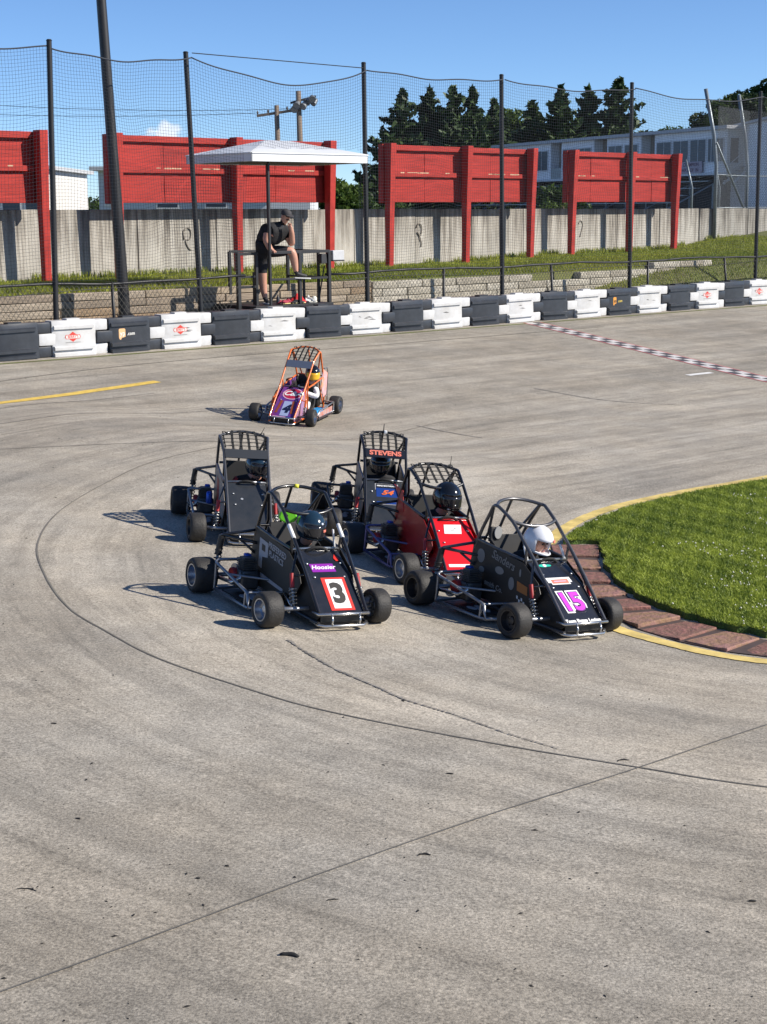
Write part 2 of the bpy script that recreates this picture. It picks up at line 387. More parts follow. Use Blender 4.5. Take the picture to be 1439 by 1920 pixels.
# chequered start/finish line
def start_line():
    b = MB(); A = np.array((3.38, 34.82)); B = np.array((9.4, 24.3)); D = (B - A) / np.linalg.norm(B - A); Nn = np.array((-D[1], D[0])); Lg = np.linalg.norm(B - A)
    sq = 0.245; n = int(Lg / sq)
    def q(u0, u1, w0, w1, dz, mi):
        b.cur = mi; P = [A + D * u + Nn * w for u, w in ((u0, w0), (u1, w0), (u1, w1), (u0, w1))]
        b.quad(*[(p[0], p[1], zt(p[0], p[1]) + dz) for p in P])
    for i in range(n):
        for j in range(2): q(i * sq, (i + 1) * sq, -0.2 + j * 0.2, j * 0.2, 0.006, (i + j) % 2)
        for s in (-0.25, 0.203): q(i * sq, (i + 1) * sq, s, s + 0.047, 0.006, 2)
    tag(b.build('start_line', [mat('worn_white_paint', (.58, .56, .54), .7, var=.3, vscale=6), mat('worn_black_paint', (.085, .08, .085), .7, var=.4, vscale=6), mat('worn_pink_paint', (.52, .17, .17), .7, var=.35, vscale=5)], fix=False), kind='structure')
start_line()

# ------------------------------------------------------------------ rumble kerb: tilted red blocks
m_kerb = [mat('kerb_red', (0.27, 0.115, 0.10), 0.85, var=0.55, vscale=11, bump=1.0, bscale=22, col2=(0.15, 0.095, 0.06)),
          mat('kerb_red_worn', (0.31, 0.16, 0.145), 0.85, var=0.5, vscale=10, bump=1.0, bscale=20, col2=(0.24, 0.15, 0.07))]
m_kerb_base = mat('kerb_mortar', (0.075, 0.05, 0.045), 0.9, var=0.3)
kerb = empty('kerb', (1.8, 12.5, 0.03)); tag(kerb, kind='structure')
sep_o = [(1.60, 14.42), (1.56, 13.86), (1.57, 13.31), (1.61, 12.80), (1.68, 12.30), (1.75, 11.80), (1.94, 11.31), (2.18, 10.94), (2.50, 10.65), (2.88, 10.48), (3.40, 10.36)]
sep_i = [(2.06, 14.40), (1.97, 13.81), (1.93, 13.30), (1.95, 12.80), (2.03, 12.37), (2.15, 11.97), (2.32, 11.62), (2.56, 11.32), (2.83, 11.06), (3.10, 11.02), (3.44, 11.00)]
bb = MB()
for i in range(len(sep_o) - 1):
    o0, o1, i0, i1 = [Vector((p[0], p[1], zt(*p))) for p in (sep_o[i], sep_o[i + 1], sep_i[i], sep_i[i + 1])]
    bb.quad(o0 + Vector((0, 0, 0.008)), o1 + Vector((0, 0, 0.008)), i1 + Vector((0, 0, 0.008)), i0 + Vector((0, 0, 0.008)))
    k = MB(); ins = 0.09; hi = 0.030 + random.uniform(-0.006, 0.012); lo = 0.010
    mid = lambda a, b_, t: a + (b_ - a) * t
    q = [mid(o0, o1, ins), mid(o0, o1, 1 - ins * 0.5), mid(i0, i1, 1 - ins * 0.5), mid(i0, i1, ins)]
    # travel runs from the far end to the near end: the near edge of each block stands up
    zs = [lo, hi, hi * 0.9, lo * 0.9]
    q = [p + Vector((random.uniform(-.02, .02), random.uniform(-.025, .025), 0)) for p in q]
    top = [p + Vector((0, 0, z + random.uniform(-.006, .008))) for p, z in zip(q, zs)]; bot = [p + Vector((0, 0, -0.02)) for p in q]
    # a cross ridge half way makes the worn, uneven top
    tm = [mid(top[0], top[1], 0.62) + Vector((0, 0, -0.008)), mid(top[3], top[2], 0.55) + Vector((0, 0, 0.006))]
    k.add(top + bot + tm, [(0, 8, 9, 3), (8, 1, 2, 9), (4, 7, 6, 5), (0, 4, 5, 1, 8), (1, 5, 6, 2), (2, 6, 7, 3, 9), (3, 7, 4, 0)])
    c = sum(q, Vector()) / 4; k.v = [tuple(Vector(v) - Vector(kerb.location)) for v in k.v]
    k.build('kerb_block', m_kerb[i % 2], kerb, bevel=0.008)
bb.v = [tuple(Vector(v) - Vector(kerb.location)) for v in bb.v]
bb.build('mortar_bed', m_kerb_base, kerb, fix=False)

# ------------------------------------------------------------------ infield turf
m_soil = mat('infield_turf', (0.10, 0.18, 0.022), 0.95, var=0.5, vscale=18, bump=0.8, bscale=60, col2=(0.05, 0.075, 0.02))
infield_pts = [(16.0, 27.8), (8.08, 20.92), (4.60, 17.97), (3.56, 17.16), (2.78, 16.39), (2.26, 15.69), (1.88, 14.92), (1.74, 14.46), (2.09, 14.43), (2.02, 13.81), (1.985, 13.30), (2.005, 12.80), (2.08, 12.39), (2.20, 12.00), (2.37, 11.66), (2.60, 11.37), (2.86, 11.12), (3.12, 11.07), (3.5, 11.05), (5.2, 11.2), (8.8, 13.3), (16, 19.8)]
def jitter_edge(pts, step=0.07, amp=0.018):
    out = []
    for i in range(len(pts)):
        a, b_ = np.array(pts[i]), np.array(pts[(i + 1) % len(pts)]); n = max(1, int(np.linalg.norm(b_ - a) / step)) if np.linalg.norm(b_ - a) < 3.2 else 1
        for k in range(n): out.append(tuple(a + (b_ - a) * k / n + rng.normal(0, amp, 2) * (1 if k else 0.4)))
    return out
def turf_z(x, y): return 0.042 + 0.040 * sstep(17.2, 12.6, y)
ie = jitter_edge(infield_pts)
def in_poly(x, y, P):
    r = np.zeros(len(x), bool); n = len(P); j = n - 1
    for i in range(n):
        xi, yi = P[i]; xj, yj = P[j]
        c = ((yi > y) != (yj > y)) & (x < (xj - xi) * (y - yi) / (yj - yi + 1e-12) + xi); r ^= c; j = i
    return r
b = MB(); b.prism([(p[0], p[1]) for p in ie], (1, 0, 0), (0, 1, 0), (0, 0, -0.02), (0, 0, 0.095))
b.v = [(v[0], v[1], turf_z(v[0], v[1]) if v[2] > 0 else v[2]) for v in b.v]
tag(b.build('infield', m_soil), kind='structure')

def blades(name, xy, z, h, w, m, label=None, lean=0.5, tint=None):
    n = len(xy); a = rng.uniform(0, 2 * np.pi, n); hh = h[0] + (h[1] - h[0]) * rng.random(n) ** 1.5
    base = np.column_stack([xy, z]); dx = np.column_stack([np.cos(a), np.sin(a), np.zeros(n)]) * (w * (0.6 + 0.8 * rng.random(n)))[:, None]
    la = rng.uniform(0, 2 * np.pi, n); ll = rng.random(n) * lean
    tip = base + np.column_stack([np.cos(la) * ll * hh, np.sin(la) * ll * hh, hh])
    midp = base + (tip - base) * 0.55 + np.column_stack([np.zeros(n), np.zeros(n), hh * 0.08]); 
    V = np.stack([base - dx, base + dx, midp + dx * 0.7, tip, midp - dx * 0.7], 1).reshape(-1, 3)
    o = np.arange(n)[:, None] * 5
    F = np.concatenate([o + np.array([[0, 1, 2, 4]])]); F2 = o + np.array([[4, 2, 3, 3]])
    me = bpy.data.meshes.new(name)
    tt = rng.random(n) if tint is None else tint
    T = np.concatenate([o + np.array([[0, 1, 2]]), o + np.array([[0, 2, 4]]), o + np.array([[4, 2, 3]])])
    return np_mesh(name, V, T, m, tint=np.concatenate([tt, tt, tt]))
m_grass = leaf_mat('grass_blade', (0.042, 0.098, 0.012), (0.44, 0.51, 0.08), transl=0.35)
def patch_noise(xy, sc=1.0):
    v = np.zeros(len(xy))
    for k in range(6):
        a = rng.uniform(0, 6.28); f = sc * (1.2 + 1.1 * k); v += np.sin(f * (xy[:, 0] * math.cos(a) + xy[:, 1] * math.sin(a)) + rng.uniform(0, 6.28)) / (1 + 0.4 * k)
    return np.clip(0.5 + v / 6, 0, 1)
xy = np.column_stack([rng.uniform(1.6, 7.0, 900000), rng.uniform(10.8, 20.5, 900000)])
xy = xy[in_poly(xy[:, 0], xy[:, 1], ie)]
keep = (xy[:, 0] < 0.262 * xy[:, 1] + 0.35) | (rng.random(len(xy)) < 0.12); xy = xy[keep]
sm3 = lambda t: np.clip(t, 0, 1) ** 2 * (3 - 2 * np.clip(t, 0, 1))
clump = patch_noise(xy, 14.0); tn = np.clip(0.45 * patch_noise(xy, 1.3) + 0.75 * (clump - .5) + 0.5 * rng.random(len(xy)) + .05, 0, 1)
tag(obj('infield_grass', blades('infield_grass', xy, 0.040 * sm3((17.2 - xy[:, 1]) / 4.6) + 0.042, (0.006, 0.036), 0.0042, m_grass, lean=1.6, tint=tn)), 'short green grass covering the infield inside the kerb', 'grass', kind='stuff')
# clover heads in the grass
cl = xy[rng.choice(len(xy), 900, replace=False)]; V = []; F = []
dens = patch_noise(cl, 0.9); cl = cl[dens > 0.47]
for i, p in enumerate(cl):
    r = random.uniform(0.006, 0.011); z = 0.068 + 0.040 * sstep(17.2, 12.6, p[1]) + random.uniform(-0.012, 0.008); o = len(V)
    V += [(p[0] + r, p[1], z), (p[0] - r, p[1], z), (p[0], p[1] + r, z), (p[0], p[1] - r, z), (p[0], p[1], z + r), (p[0], p[1], z - r)]
    F += [(o + a, o + b_, o + c) for a, b_, c in ((0, 2, 4), (2, 1, 4), (1, 3, 4), (3, 0, 4), (2, 0, 5), (1, 2, 5), (3, 1, 5), (0, 3, 5))]
tag(obj('clover_flowers', np_mesh('clover_flowers', V, F, mat('clover_white', (0.62, 0.62, 0.5), 0.8))), 'tiny white clover heads scattered through the infield grass', 'clover', kind='stuff')

# ------------------------------------------------------------------ rubber scraps on the track
m_rub = mat('rubber_scrap', (0.015, 0.014, 0.013), 0.75)
scraps = [(-0.37, 5.40, 0.075, 0.012, 'fat curled black rubber scrap low in the middle of the pavement'), (0.17, 6.37, 0.055, 0.007, 'thin curved rubber scrap beside the straight pavement joint'), (-0.22, 5.9, 0.05, 0.004, 'wispy hooked rubber thread near the fat curled scrap'), (-1.5, 5.99, 0.09, 0.004, 'long straight rubber sliver at the far left of the pavement'), (1.51, 5.9, 0.03, 0.007, 'short rubber crumb at the right edge of the pavement'), (-0.8, 6.11, 0.02, 0.006, 'tiny rubber crumb left of the curved threads'), (-0.69, 6.24, 0.02, 0.006, 'tiny rubber crumb just beyond its twin'), (-1.44, 6.78, 0.025, 0.006, 'small rubber crumb on the left pavement'), (-1.85, 8.19, 0.035, 0.006, 'small rubber crumb outside the curved pavement joint'), (0.33, 7.45, 0.035, 0.007, 'small rubber crumb just inside the two joints'), (1.26, 7.72, 0.07, 0.006, 'flat rubber strip where the two pavement joints meet')]
for i, (x, y, ln, r, lab) in enumerate(scraps):
    b = MB(); n = 7; a0 = random.uniform(-0.5, 0.3); P = []; c = random.uniform(0.2, 1.2) if ln > 0.04 else 0.3
    for k in range(n):
        u = k / (n - 1) - 0.5; P.append((u * ln, c * ln * (0.25 - u * u), r * 0.45 + 0.002 * math.sin(k * 2.1) * (ln > 0.04)))
    b.tube(P, [r * (0.45 + 0.9 * math.sin(math.pi * (k + 0.6) / n)) * .75 for k in range(n)], 6); b.v = [(v[0], v[1], v[2] * .6) for v in b.v]
    o = b.build('rubber_scrap', m_rub, smooth=True); o.location = (x, y, zt(x, y) + 0.001); o.rotation_euler = (0, 0, a0)
    tag(o, lab, 'rubber scrap', 'rubber scraps on the track')

# fine rubber crumbs and grit, mostly off the racing line
n = 2600; X = rng.uniform(-6, 4.5, n); Y = 4.6 + 22 * rng.random(n) ** 1.6; V = []; F = []
for x, y in zip(X, Y):
    d, t = infield_dist(x, y)
    if d < .35 or random.random() > (.25 + .75 * sstep(3.0, 6.5, d)): continue
    z = zt(x, y) + .001; r = random.choice((.002, .003, .003, .005)) * random.uniform(.7, 1.3); a = random.uniform(0, 3.14); ln = r * random.uniform(1, 3.2); ux, uy = math.cos(a) * ln, math.sin(a) * ln; vx, vy = -math.sin(a) * r, math.cos(a) * r; o = len(V)
    V += [(x - ux, y - uy, z), (x + vx, y + vy, z), (x + ux, y + uy, z), (x - vx, y - vy, z), (x, y, z + r)]
    F += [(o, o + 1, o + 4), (o + 1, o + 2, o + 4), (o + 2, o + 3, o + 4), (o + 3, o, o + 4)]
tag(obj('rubber_crumbs', np_mesh('rubber_crumbs', V, F, m_rub)), 'fine rubber crumbs and grit strewn over the pavement', 'rubber crumbs', kind='stuff')
# ================================================================== GROUND BEYOND THE BARRIER
BP0 = np.array([-7.9, 33.0]); BDv = np.array([0.69704, 0.71704]); BNv = np.array([0.71704, -0.69704])   # board line, and its side facing the track
def bd(t, off, z):
    """point by distance along the red boards, offset in front (+) of the panels, height"""
    p = BP0 + BDv * t + BNv * off; return Vector((p[0], p[1], z))
def base_front(t): return 0.74 + 0.98 * sstep(3.5, 13, t)
def terr_top(t): return 1.66 + 0.10 * sstep(9, 13, t)
def terr(x, y):
    rx, ry = x - BL[0], y - BL[1]; off = -(rx * BN[0] + ry * BN[1]); t = rx * AX[0] + ry * AX[1]
    w = (x - BP0[0]) * BNv[0] + (y - BP0[1]) * BNv[1]       # >-0.5 in front of the wall
    if off < 2.02: z = 0.70 + (base_front(t) - 0.70) * sstep(0.5, 2.0, off)
    else: z = terr_top(t) + 0.06 * sstep(2, 5, off)
    if off >= 2.02: z += 0.75 * sstep(9.5, 18.0, x + 0.25 * (y - 45)) * sstep(2.5, 9, off)
    if w < -0.9: z = 1.45
    return z
m_lawn = mat('lawn_ground', (0.15, 0.18, 0.035), 0.95, var=0.45, vscale=1.6, bump=0.6, bscale=25, col2=(0.11, 0.10, 0.04))
def build_bank():
    ts = np.concatenate([np.arange(-30, 30, 0.3), np.arange(30, 60, 1.5)]); offs = np.array([-0.3, 0.2, 0.6, 1.0, 1.4, 1.75, 1.98, 2.03, 2.3, 2.8, 3.4, 4, 5, 6, 7, 8, 9.5, 11, 13, 15, 18, 22, 27])
    V = []; F = []; m = len(offs)
    for t in ts:
        for o in offs:
            p = bp(t, o, 0); V.append((p.x, p.y, terr(p.x, p.y) - (0.02 if o < 0.1 else 0)))
    for i in range(len(ts) - 1):
        for j in range(m - 1): F.append((i * m + j, (i + 1) * m + j, (i + 1) * m + j + 1, i * m + j + 1))
    tag(obj('grass_bank', np_mesh('grass_bank', V, F, m_lawn)), kind='structure')
build_bank()
gm = mat('ground_field', (0.075, 0.095, 0.035), 0.95, var=0.4, vscale=0.05, col2=(0.11, 0.10, 0.06))
b = MB(); b.quad((-3000, -3000, -0.4), (3000, -3000, -0.4), (3000, 3000, -0.4), (-3000, 3000, -0.4)); tag(b.build('ground', gm, fix=False), kind='structure')
b = MB()
for k0, k1 in ((-0.8, 4000),):
    a, c = bd(-900, k0, 1.40), bd(900, k0, 1.40); d, e = bd(900, -k1, 1.40), bd(-900, -k1, 1.40); b.quad(a, c, d, e)
tag(b.build('speedway_ground', mat('speedway_ground', (0.16, 0.155, 0.15), 0.9, var=0.3, vscale=0.2), fix=False), kind='structure')
# grass on the terrace and the slope
n = 480000; tt_ = rng.uniform(-11, 23, n); oo = rng.uniform(0.7, 17, n); tt_ = tt_; X = BL[0] + AX[0] * tt_ - BN[0] * oo; Y = BL[1] + AX[1] * tt_ - BN[1] * oo
w_ = (X - BP0[0]) * BNv[0] + (Y - BP0[1]) * BNv[1]; ok = (w_ > -0.42) & ((oo > 2.1) | (tt_ > 4.5)); X, Y, oo, w_ = X[ok], Y[ok], oo[ok], w_[ok]
Z = np.array([terr(x, y) for x, y in zip(X, Y)])
nearwall = np.exp(-np.abs(w_ + 0.3) * 3); keep = rng.random(len(X)) < 0.75 + 0.5 * nearwall; X, Y, Z, nearwall = X[keep], Y[keep], Z[keep], nearwall[keep]
xy2 = np.column_stack([X, Y]); tn = np.clip(0.62 * patch_noise(xy2, 0.5) + 0.45 * rng.random(len(X)) - 0.05, 0, 1)
me = blades('bank_grass', xy2, Z - 0.01, (0.03, 0.10), 0.009, leaf_mat('bank_grass_blade', (0.085, 0.15, 0.014), (0.46, 0.47, 0.07), transl=0.35), lean=0.7, tint=tn)
tag(obj('bank_grass', me), 'sunlit grass on the terrace between the timbers and the concrete wall', 'grass', kind='stuff')
# taller weeds along the wall foot
n = 14000; t_ = rng.uniform(-4, 33, n); o_ = -0.42 + np.abs(rng.normal(0, 0.13, n)); dens = patch_noise(np.column_stack([t_ * 2, o_]), 0.8); kk = dens > 0.35; t_, o_ = t_[kk], o_[kk]
P = BP0[None, :] + BDv[None, :] * t_[:, None] + BNv[None, :] * o_[:, None]; Z = np.array([terr(x, y) for x, y in P])
tag(obj('wall_weeds', blades('wall_weeds', P, Z - 0.01, (0.05, 0.24), 0.010, MATS['bank_grass_blade'], lean=0.6)), 'ragged taller weeds along the foot of the concrete wall', 'weeds', kind='stuff')

# ================================================================== RETAINING WALL OF TIMBERS AND BLOCKS
m_tim = [mat('timber_weathered_%d' % i, c, 0.9, var=0.35, vscale=5, bump=0.6, bscale=18, stretch=(0.25, 3, 3)) for i, c in enumerate([(0.36, 0.29, 0.21), (0.31, 0.25, 0.19), (0.42, 0.35, 0.27), (0.35, 0.25, 0.16)])]
m_blkw = [mat('block_pale_%d' % i, c, 0.9, var=0.4, vscale=9, bump=0.8, bscale=25) for i, c in enumerate([(0.47, 0.43, 0.35), (0.40, 0.36, 0.29), (0.53, 0.49, 0.41)])]
def stacked(name, t0, t1, off, step_fn, course, length, mats, label, cat, depth=0.2, jit=0.012):
    root = empty(name, bp((t0 + t1) / 2, off, base_front((t0 + t1) / 2) - 0.1)); rl = Vector(root.location)
    rotm = Matrix.Rotation(math.atan2(AX[1], AX[0]), 3, 'Z'); cache = {}
    zlo = base_front(t0) - 0.25; k = 0
    while True:
        z = zlo + k * course
        if z > 2.0: break
        t = t0 - (length * 0.5 if k % 2 else 0) + random.uniform(-0.05, 0.05)
        while t < t1:
            ln_ = length * random.uniform(.7, 1.25); a, e = max(t, t0), min(t + ln_, t1); c = (a + e) / 2
            if e - a > 0.12 and z + course * 0.6 <= step_fn(c) and z + course > base_front(c) - 0.15:
                lq = round((e - a) * 20) / 20; mi = random.randrange(len(mats)); key = (lq, mi)
                if key not in cache:
                    q = MB(); q.box((0, 0, 0), (lq - 0.014, depth, course - 0.010)); cache[key] = q.mesh('timber', mats[mi])
                o = obj('timber' if depth < 0.22 else 'block', cache[key], root)
                o.location = bp(c, off + random.uniform(-jit, jit), z + course / 2) - rl; o.rotation_euler = (random.uniform(-.01, .01), random.uniform(-.006, .006), math.atan2(AX[1], AX[0]) + random.uniform(-.01, .01))
                md = o.modifiers.new('b', 'BEVEL'); md.width = 0.012; md.segments = 1
            t += ln_
        k += 1
    tag(root, label, cat); return root
stacked('timber_wall', -14, 0.95, 1.9, lambda t: 1.66, 0.15, 1.8, m_tim, 'weathered brown timber retaining wall behind the chain-link fence', 'retaining wall')
stacked('block_wall', 0.98, 13.2, 1.92, lambda t: 1.62 if t < 2.7 else (1.66 if t < 6.4 else 1.52 + 0.055 * (t - 6.4)), 0.165, 0.92, m_blkw, 'stepped pale block retaining wall climbing along the grass slope', 'retaining wall', depth=0.24)

# ================================================================== CONCRETE WALL
m_conc = bpy.data.materials.new('wall_concrete'); m_conc.use_nodes = True
def wall_nodes(m):
    nt = m.node_tree; N = nt.nodes; L = nt.links; b = N['Principled BSDF']; g = N.new('ShaderNodeNewGeometry')
    mp = N.new('ShaderNodeMapping'); mp.inputs['Scale'].default_value = (2.6, 2.6, 0.16); L.new(g.outputs['Position'], mp.inputs[0])
    n1 = N.new('ShaderNodeTexNoise'); n1.inputs['Scale'].default_value = 2.4; n1.inputs['Detail'].default_value = 7; n1.inputs['Roughness'].default_value = 0.7; L.new(mp.outputs[0], n1.inputs[0])
    n2 = N.new('ShaderNodeTexNoise'); n2.inputs['Scale'].default_value = 1.3; n2.inputs['Detail'].default_value = 6; L.new(g.outputs['Position'], n2.inputs[0])
    n3 = N.new('ShaderNodeTexNoise'); n3.inputs['Scale'].default_value = 30; n3.inputs['Detail'].default_value = 4; L.new(g.outputs['Position'], n3.inputs[0])
    # water stains run down from the top edge
    sx = N.new('ShaderNodeSeparateXYZ'); L.new(g.outputs['Position'], sx.inputs[0])
    top = N.new('ShaderNodeMapRange'); top.inputs['From Min'].default_value = 1.9; top.inputs['From Max'].default_value = 3.3; top.inputs['To Min'].default_value = -0.07; top.inputs['To Max'].default_value = 0.10; L.new(sx.outputs[2], top.inputs[0])
    ad = N.new('ShaderNodeMath'); ad.operation = 'SUBTRACT'; L.new(n1.outputs['Fac'], ad.inputs[0]); L.new(top.outputs[0], ad.inputs[1])
    rp = N.new('ShaderNodeValToRGB'); L.new(ad.outputs[0], rp.inputs[0]); e = rp.color_ramp.elements
    e[0].position = 0.33; e[0].color = (0.15, 0.135, 0.115, 1); e[1].position = 0.56; e[1].color = (0.47, 0.445, 0.395, 1)
    k = e.new(0.44); k.color = (0.31, 0.285, 0.245, 1)
    mx = N.new('ShaderNodeMix'); mx.data_type = 'RGBA'; mx.blend_type = 'MULTIPLY'; mx.inputs[0].default_value = 0.75; L.new(rp.outputs[0], mx.inputs[6])
    r2 = N.new('ShaderNodeMapRange'); r2.inputs['From Min'].default_value = 0.3; r2.inputs['From Max'].default_value = 0.7; r2.inputs['To Min'].default_value = 0.7; r2.inputs['To Max'].default_value = 1.1; L.new(n2.outputs['Fac'], r2.inputs[0]); L.new(r2.outputs[0], mx.inputs[7])
    L.new(mx.outputs[2], b.inputs['Base Color']); b.inputs['Roughness'].default_value = 0.9
    bu = N.new('ShaderNodeBump'); bu.inputs['Strength'].default_value = 0.4; bu.inputs['Distance'].default_value = 0.02; L.new(n3.outputs['Fac'], bu.inputs['Height']); L.new(bu.outputs[0], b.inputs['Normal'])
wall_nodes(m_conc)
cw = empty('concrete_wall', bd(10, -0.6, 1.5)); tag(cw, 'stained pale concrete panel wall running behind the red boards', 'wall')
t = -8.0; cl = Vector(cw.location)
while t < 27.2:
    w = 2.35; a, e = t + 0.012, min(t + w - 0.012, 27.2); q = MB()
    p0, p1 = bd(a, -0.48 + random.uniform(-.012, .012), 0), bd(e, -0.48 + random.uniform(-.012, .012), 0); nb = Vector((-BNv[0], -BNv[1], 0)) * 0.2
    zt0 = 3.27 - 0.004 * t + random.uniform(-.012, .012)
    vs_ = [p + Vector((0, 0, z)) - cl for z in (1.2, zt0) for p in (p0, p1, p1 + nb, p0 + nb)]
    q.add(vs_, [(0, 1, 5, 4), (1, 2, 6, 5), (2, 3, 7, 6), (3, 0, 4, 7), (4, 5, 6, 7), (0, 3, 2, 1)]); q.build('wall_panel', m_conc, cw, bevel=0.012)
    t += w
cw2 = empty('concrete_wall', bd(30, -0.6, 1.5)); tag(cw2, 'pale end section of concrete wall rising from the grass slope at the right', 'wall'); cl = Vector(cw2.location)
e0 = bd(27.25, -0.46, 0); dirv = Vector((0.86, 0.51, 0)).normalized(); nb = Vector((-0.51, 0.86, 0)) * 0.2
for k in range(7):
    p0, p1 = e0 + dirv * (k * 2.2 + 0.01), e0 + dirv * (k * 2.2 + 2.19); q = MB()
    vs_ = [p + Vector((0, 0, z)) - cl for z in (1.3, 3.17 + random.uniform(-.01, .01)) for p in (p0, p1, p1 + nb, p0 + nb)]
    q.add(vs_, [(0, 1, 5, 4), (1, 2, 6, 5), (2, 3, 7, 6), (3, 0, 4, 7), (4, 5, 6, 7), (0, 3, 2, 1)]); q.build('wall_panel', m_conc, cw2, bevel=0.012)
# faded paint scrawls on the wall
m_scr = mat('faded_spray', (0.25, 0.225, 0.19), 0.9)
for (t, z, pts) in ((5.2, 2.55, [(-.10, .0), (-.12, .18), (0, .27), (.1, .2), (.08, .02), (-.06, -.03), (.02, -.2), (.1, -.25)]), (13.3, 2.62, [(-.12, .1), (-.02, .22), (.1, .12), (.06, -.1), (-.08, -.02), (.0, -.12), (.08, -.3), (.07, -.42)]), (20.6, 2.65, [(-.1, .1), (0, .2), (.1, .08), (.05, -.12), (-.02, -.3)])):
    q = MB(); q.tube([bd(t + x, -0.462, z + y) for x, y in [(p[0], p[1]) for p in catmull(pts, 5)]], 0.016, 5); o = q.build('paint_scrawl', m_scr, cw, smooth=True); o.matrix_parent_inverse = Matrix.Translation(-Vector(cw.location))

# ================================================================== RED BOARDS ON POSTS
m_red = mat('red_board_paint', (0.37, 0.034, 0.027), 0.6, var=0.30, vscale=1.6, bump=0.25, bscale=9, stretch=(0.6, 0.6, 6), spec=0.2)
m_red2 = mat('red_post_paint', (0.40, 0.038, 0.030), 0.6, var=0.25, vscale=3, bump=0.15, bscale=14, spec=0.2)
m_bare = mat('bare_wood_chip', (0.55, 0.37, 0.24), 0.85, var=0.3)
ZB, ZM, ZT_ = 3.40, 4.08, 4.86
def boards(posts, label, left_ext=0.12, right_ext=0.18):
    t0, t1 = posts[0] - left_ext, posts[-1] + right_ext; tc = (t0 + t1) / 2
    root = empty('board_wall', bd(tc, 0, 1.65)); ang = math.atan2(BDv[1], BDv[0]); root.rotation_euler = (0, 0, ang); z0 = 1.65
    def bx(name, a, e, f0, f1, za, zb, m, bev=0.008):
        q = MB(); q.box(((a + e) / 2 - tc, -(f0 + f1) / 2, (za + zb) / 2 - z0), (e - a, abs(f1 - f0), zb - za)); return q.build(name, m, root, bevel=bev)
    edges = [t0] + list(posts[1:-1]) + [t1]
    for i in range(len(edges) - 1):
        a, e = edges[i] + 0.006, edges[i + 1] - 0.006; mids = (a + e) / 2 + random.uniform(-.3, .3)
        for (u, v) in ((a, mids - 0.005), (mids + 0.005, e)):
            for (za, zb) in ((ZB, ZM - 0.01), (ZM + 0.01, ZT_)):
                d = random.uniform(-.008, .008); bx('board_panel', u, v, 0.0 + d, -0.05 + d, za, zb, m_red)
        bx('cap_rail', a, e, 0.09, 0.012, ZT_ - 0.12, ZT_ + 0.02, m_red)
        bx('middle_rail', a, e, 0.075, 0.012, ZM - 0.02, ZM + 0.10, m_red)
        for s in range(random.randint(3, 5)):
            u = random.uniform(a + .2, e - .6); bx('bare_patch', u, u + random.uniform(.1, .55), 0.0765, 0.07, ZM + random.uniform(.072, .086), ZM + 0.1025, m_bare, 0)
    for k, t in enumerate(posts):
        q = MB(); lean = random.uniform(-.02, .03)
        # post: deep at the top, tapering towards the foot
        P = []
        for z, f, bk, hw, sh in ((1.35, 0.24, 0.10, 0.082, lean), (3.3, 0.29, 0.095, 0.092, lean * .3), (ZT_ + 0.05, 0.36, 0.095, 0.105, 0)):
            P += [(t - tc + sh - hw, -f, z - z0), (t - tc + sh + hw, -f, z - z0), (t - tc + sh + hw, -bk, z - z0), (t - tc + sh - hw, -bk, z - z0)]
        q.add(P, [(0, 1, 2, 3)] + [(4 * r + i, 4 * r + (i + 1) % 4, 4 * r + 4 + (i + 1) % 4, 4 * r + 4 + i) for r in (0, 1) for i in range(4)] + [(11, 10, 9, 8)])
        q.build('post', m_red2, root, bevel=0.01)
        if k in (0, len(posts) - 1):
            s = -1 if k == 0 else 1
            bx('end_trim', t + s * 0.13 - 0.03, t + s * 0.13 + 0.03, 0.10, -0.06, ZB - 0.02, ZT_ + 0.03, m_red2)
    tag(root, label, 'board wall', 'red board walls along the concrete wall'); return root
boards([-6.4, -3.2, 0.78], 'tall red board wall at the left edge beyond the first net pole')
boards([2.72, 6.2, 9.28], 'longest red board wall on posts behind the flag stand')
boards([11.45, 14.5, 17.35], 'red board wall on posts between the flag stand and the gap in the boards')
boards([19.3, 22.25, 24.75], 'smallest red board wall on posts below the white press box')

# ================================================================== CHAIN-LINK FENCE, NET AND POLES
FO = 0.55
m_fblk = mat('black_fence_steel', (0.012, 0.013, 0.015), 0.5, var=0.25, vscale=8, spec=0.5)
m_wire = mat('fence_wire', (0.10, 0.095, 0.08), 0.55, metal=0.3)
fence = empty('chain_link_fence', bp(2, FO, 0.72)); tag(fence, 'low black chain-link fence with a top rail behind the barriers', 'fence')
fl = Vector(fence.location)
lines = []; H0, H1, sp = 0.74, 1.90, 0.098
T0, T1 = -11.5, 16.5
for s in (-1, 1):
    for k in np.arange(T0 - 1.2, T1 + 1.2, sp):
        a, e = (k, k + (H1 - H0) * 0.8 * s); pa, pe = bp(a, FO + 0.02 * s * 0.3, H0), bp(e, FO + 0.02 * s * 0.3, H1)
        if T0 <= min(a, e) and max(a, e) <= T1 and not (max(a, e) > -3.3 and min(a, e) < -1.4): lines.append(np.array([pa - fl, pe - fl]))
V, F = np_tubes(lines, 0.0050, 3)
tag(obj('chain_link_mesh', np_mesh('chain_link_mesh', V, F, m_wire), fence), kind='stuff')
for ra, rb in ((T0, -3.4), (-1.38, T1)):
    q = MB(); q.tube([bp(k, FO, 1.93 + 0.02 * math.sin(k * 1.3) + 0.01 * math.sin(k * 3.1)) - fl for k in np.linspace(ra, rb, 24)], 0.024, 8); q.build('top_rail', m_fblk, fence, smooth=True)
    q = MB(); q.tube([bp(k, FO - 0.03, 1.78 + 0.05 * math.sin(k * 0.9 + 1)) - fl for k in np.linspace(ra, rb, 40)], 0.006, 5); q.build('tension_wire', m_fblk, fence, smooth=True)
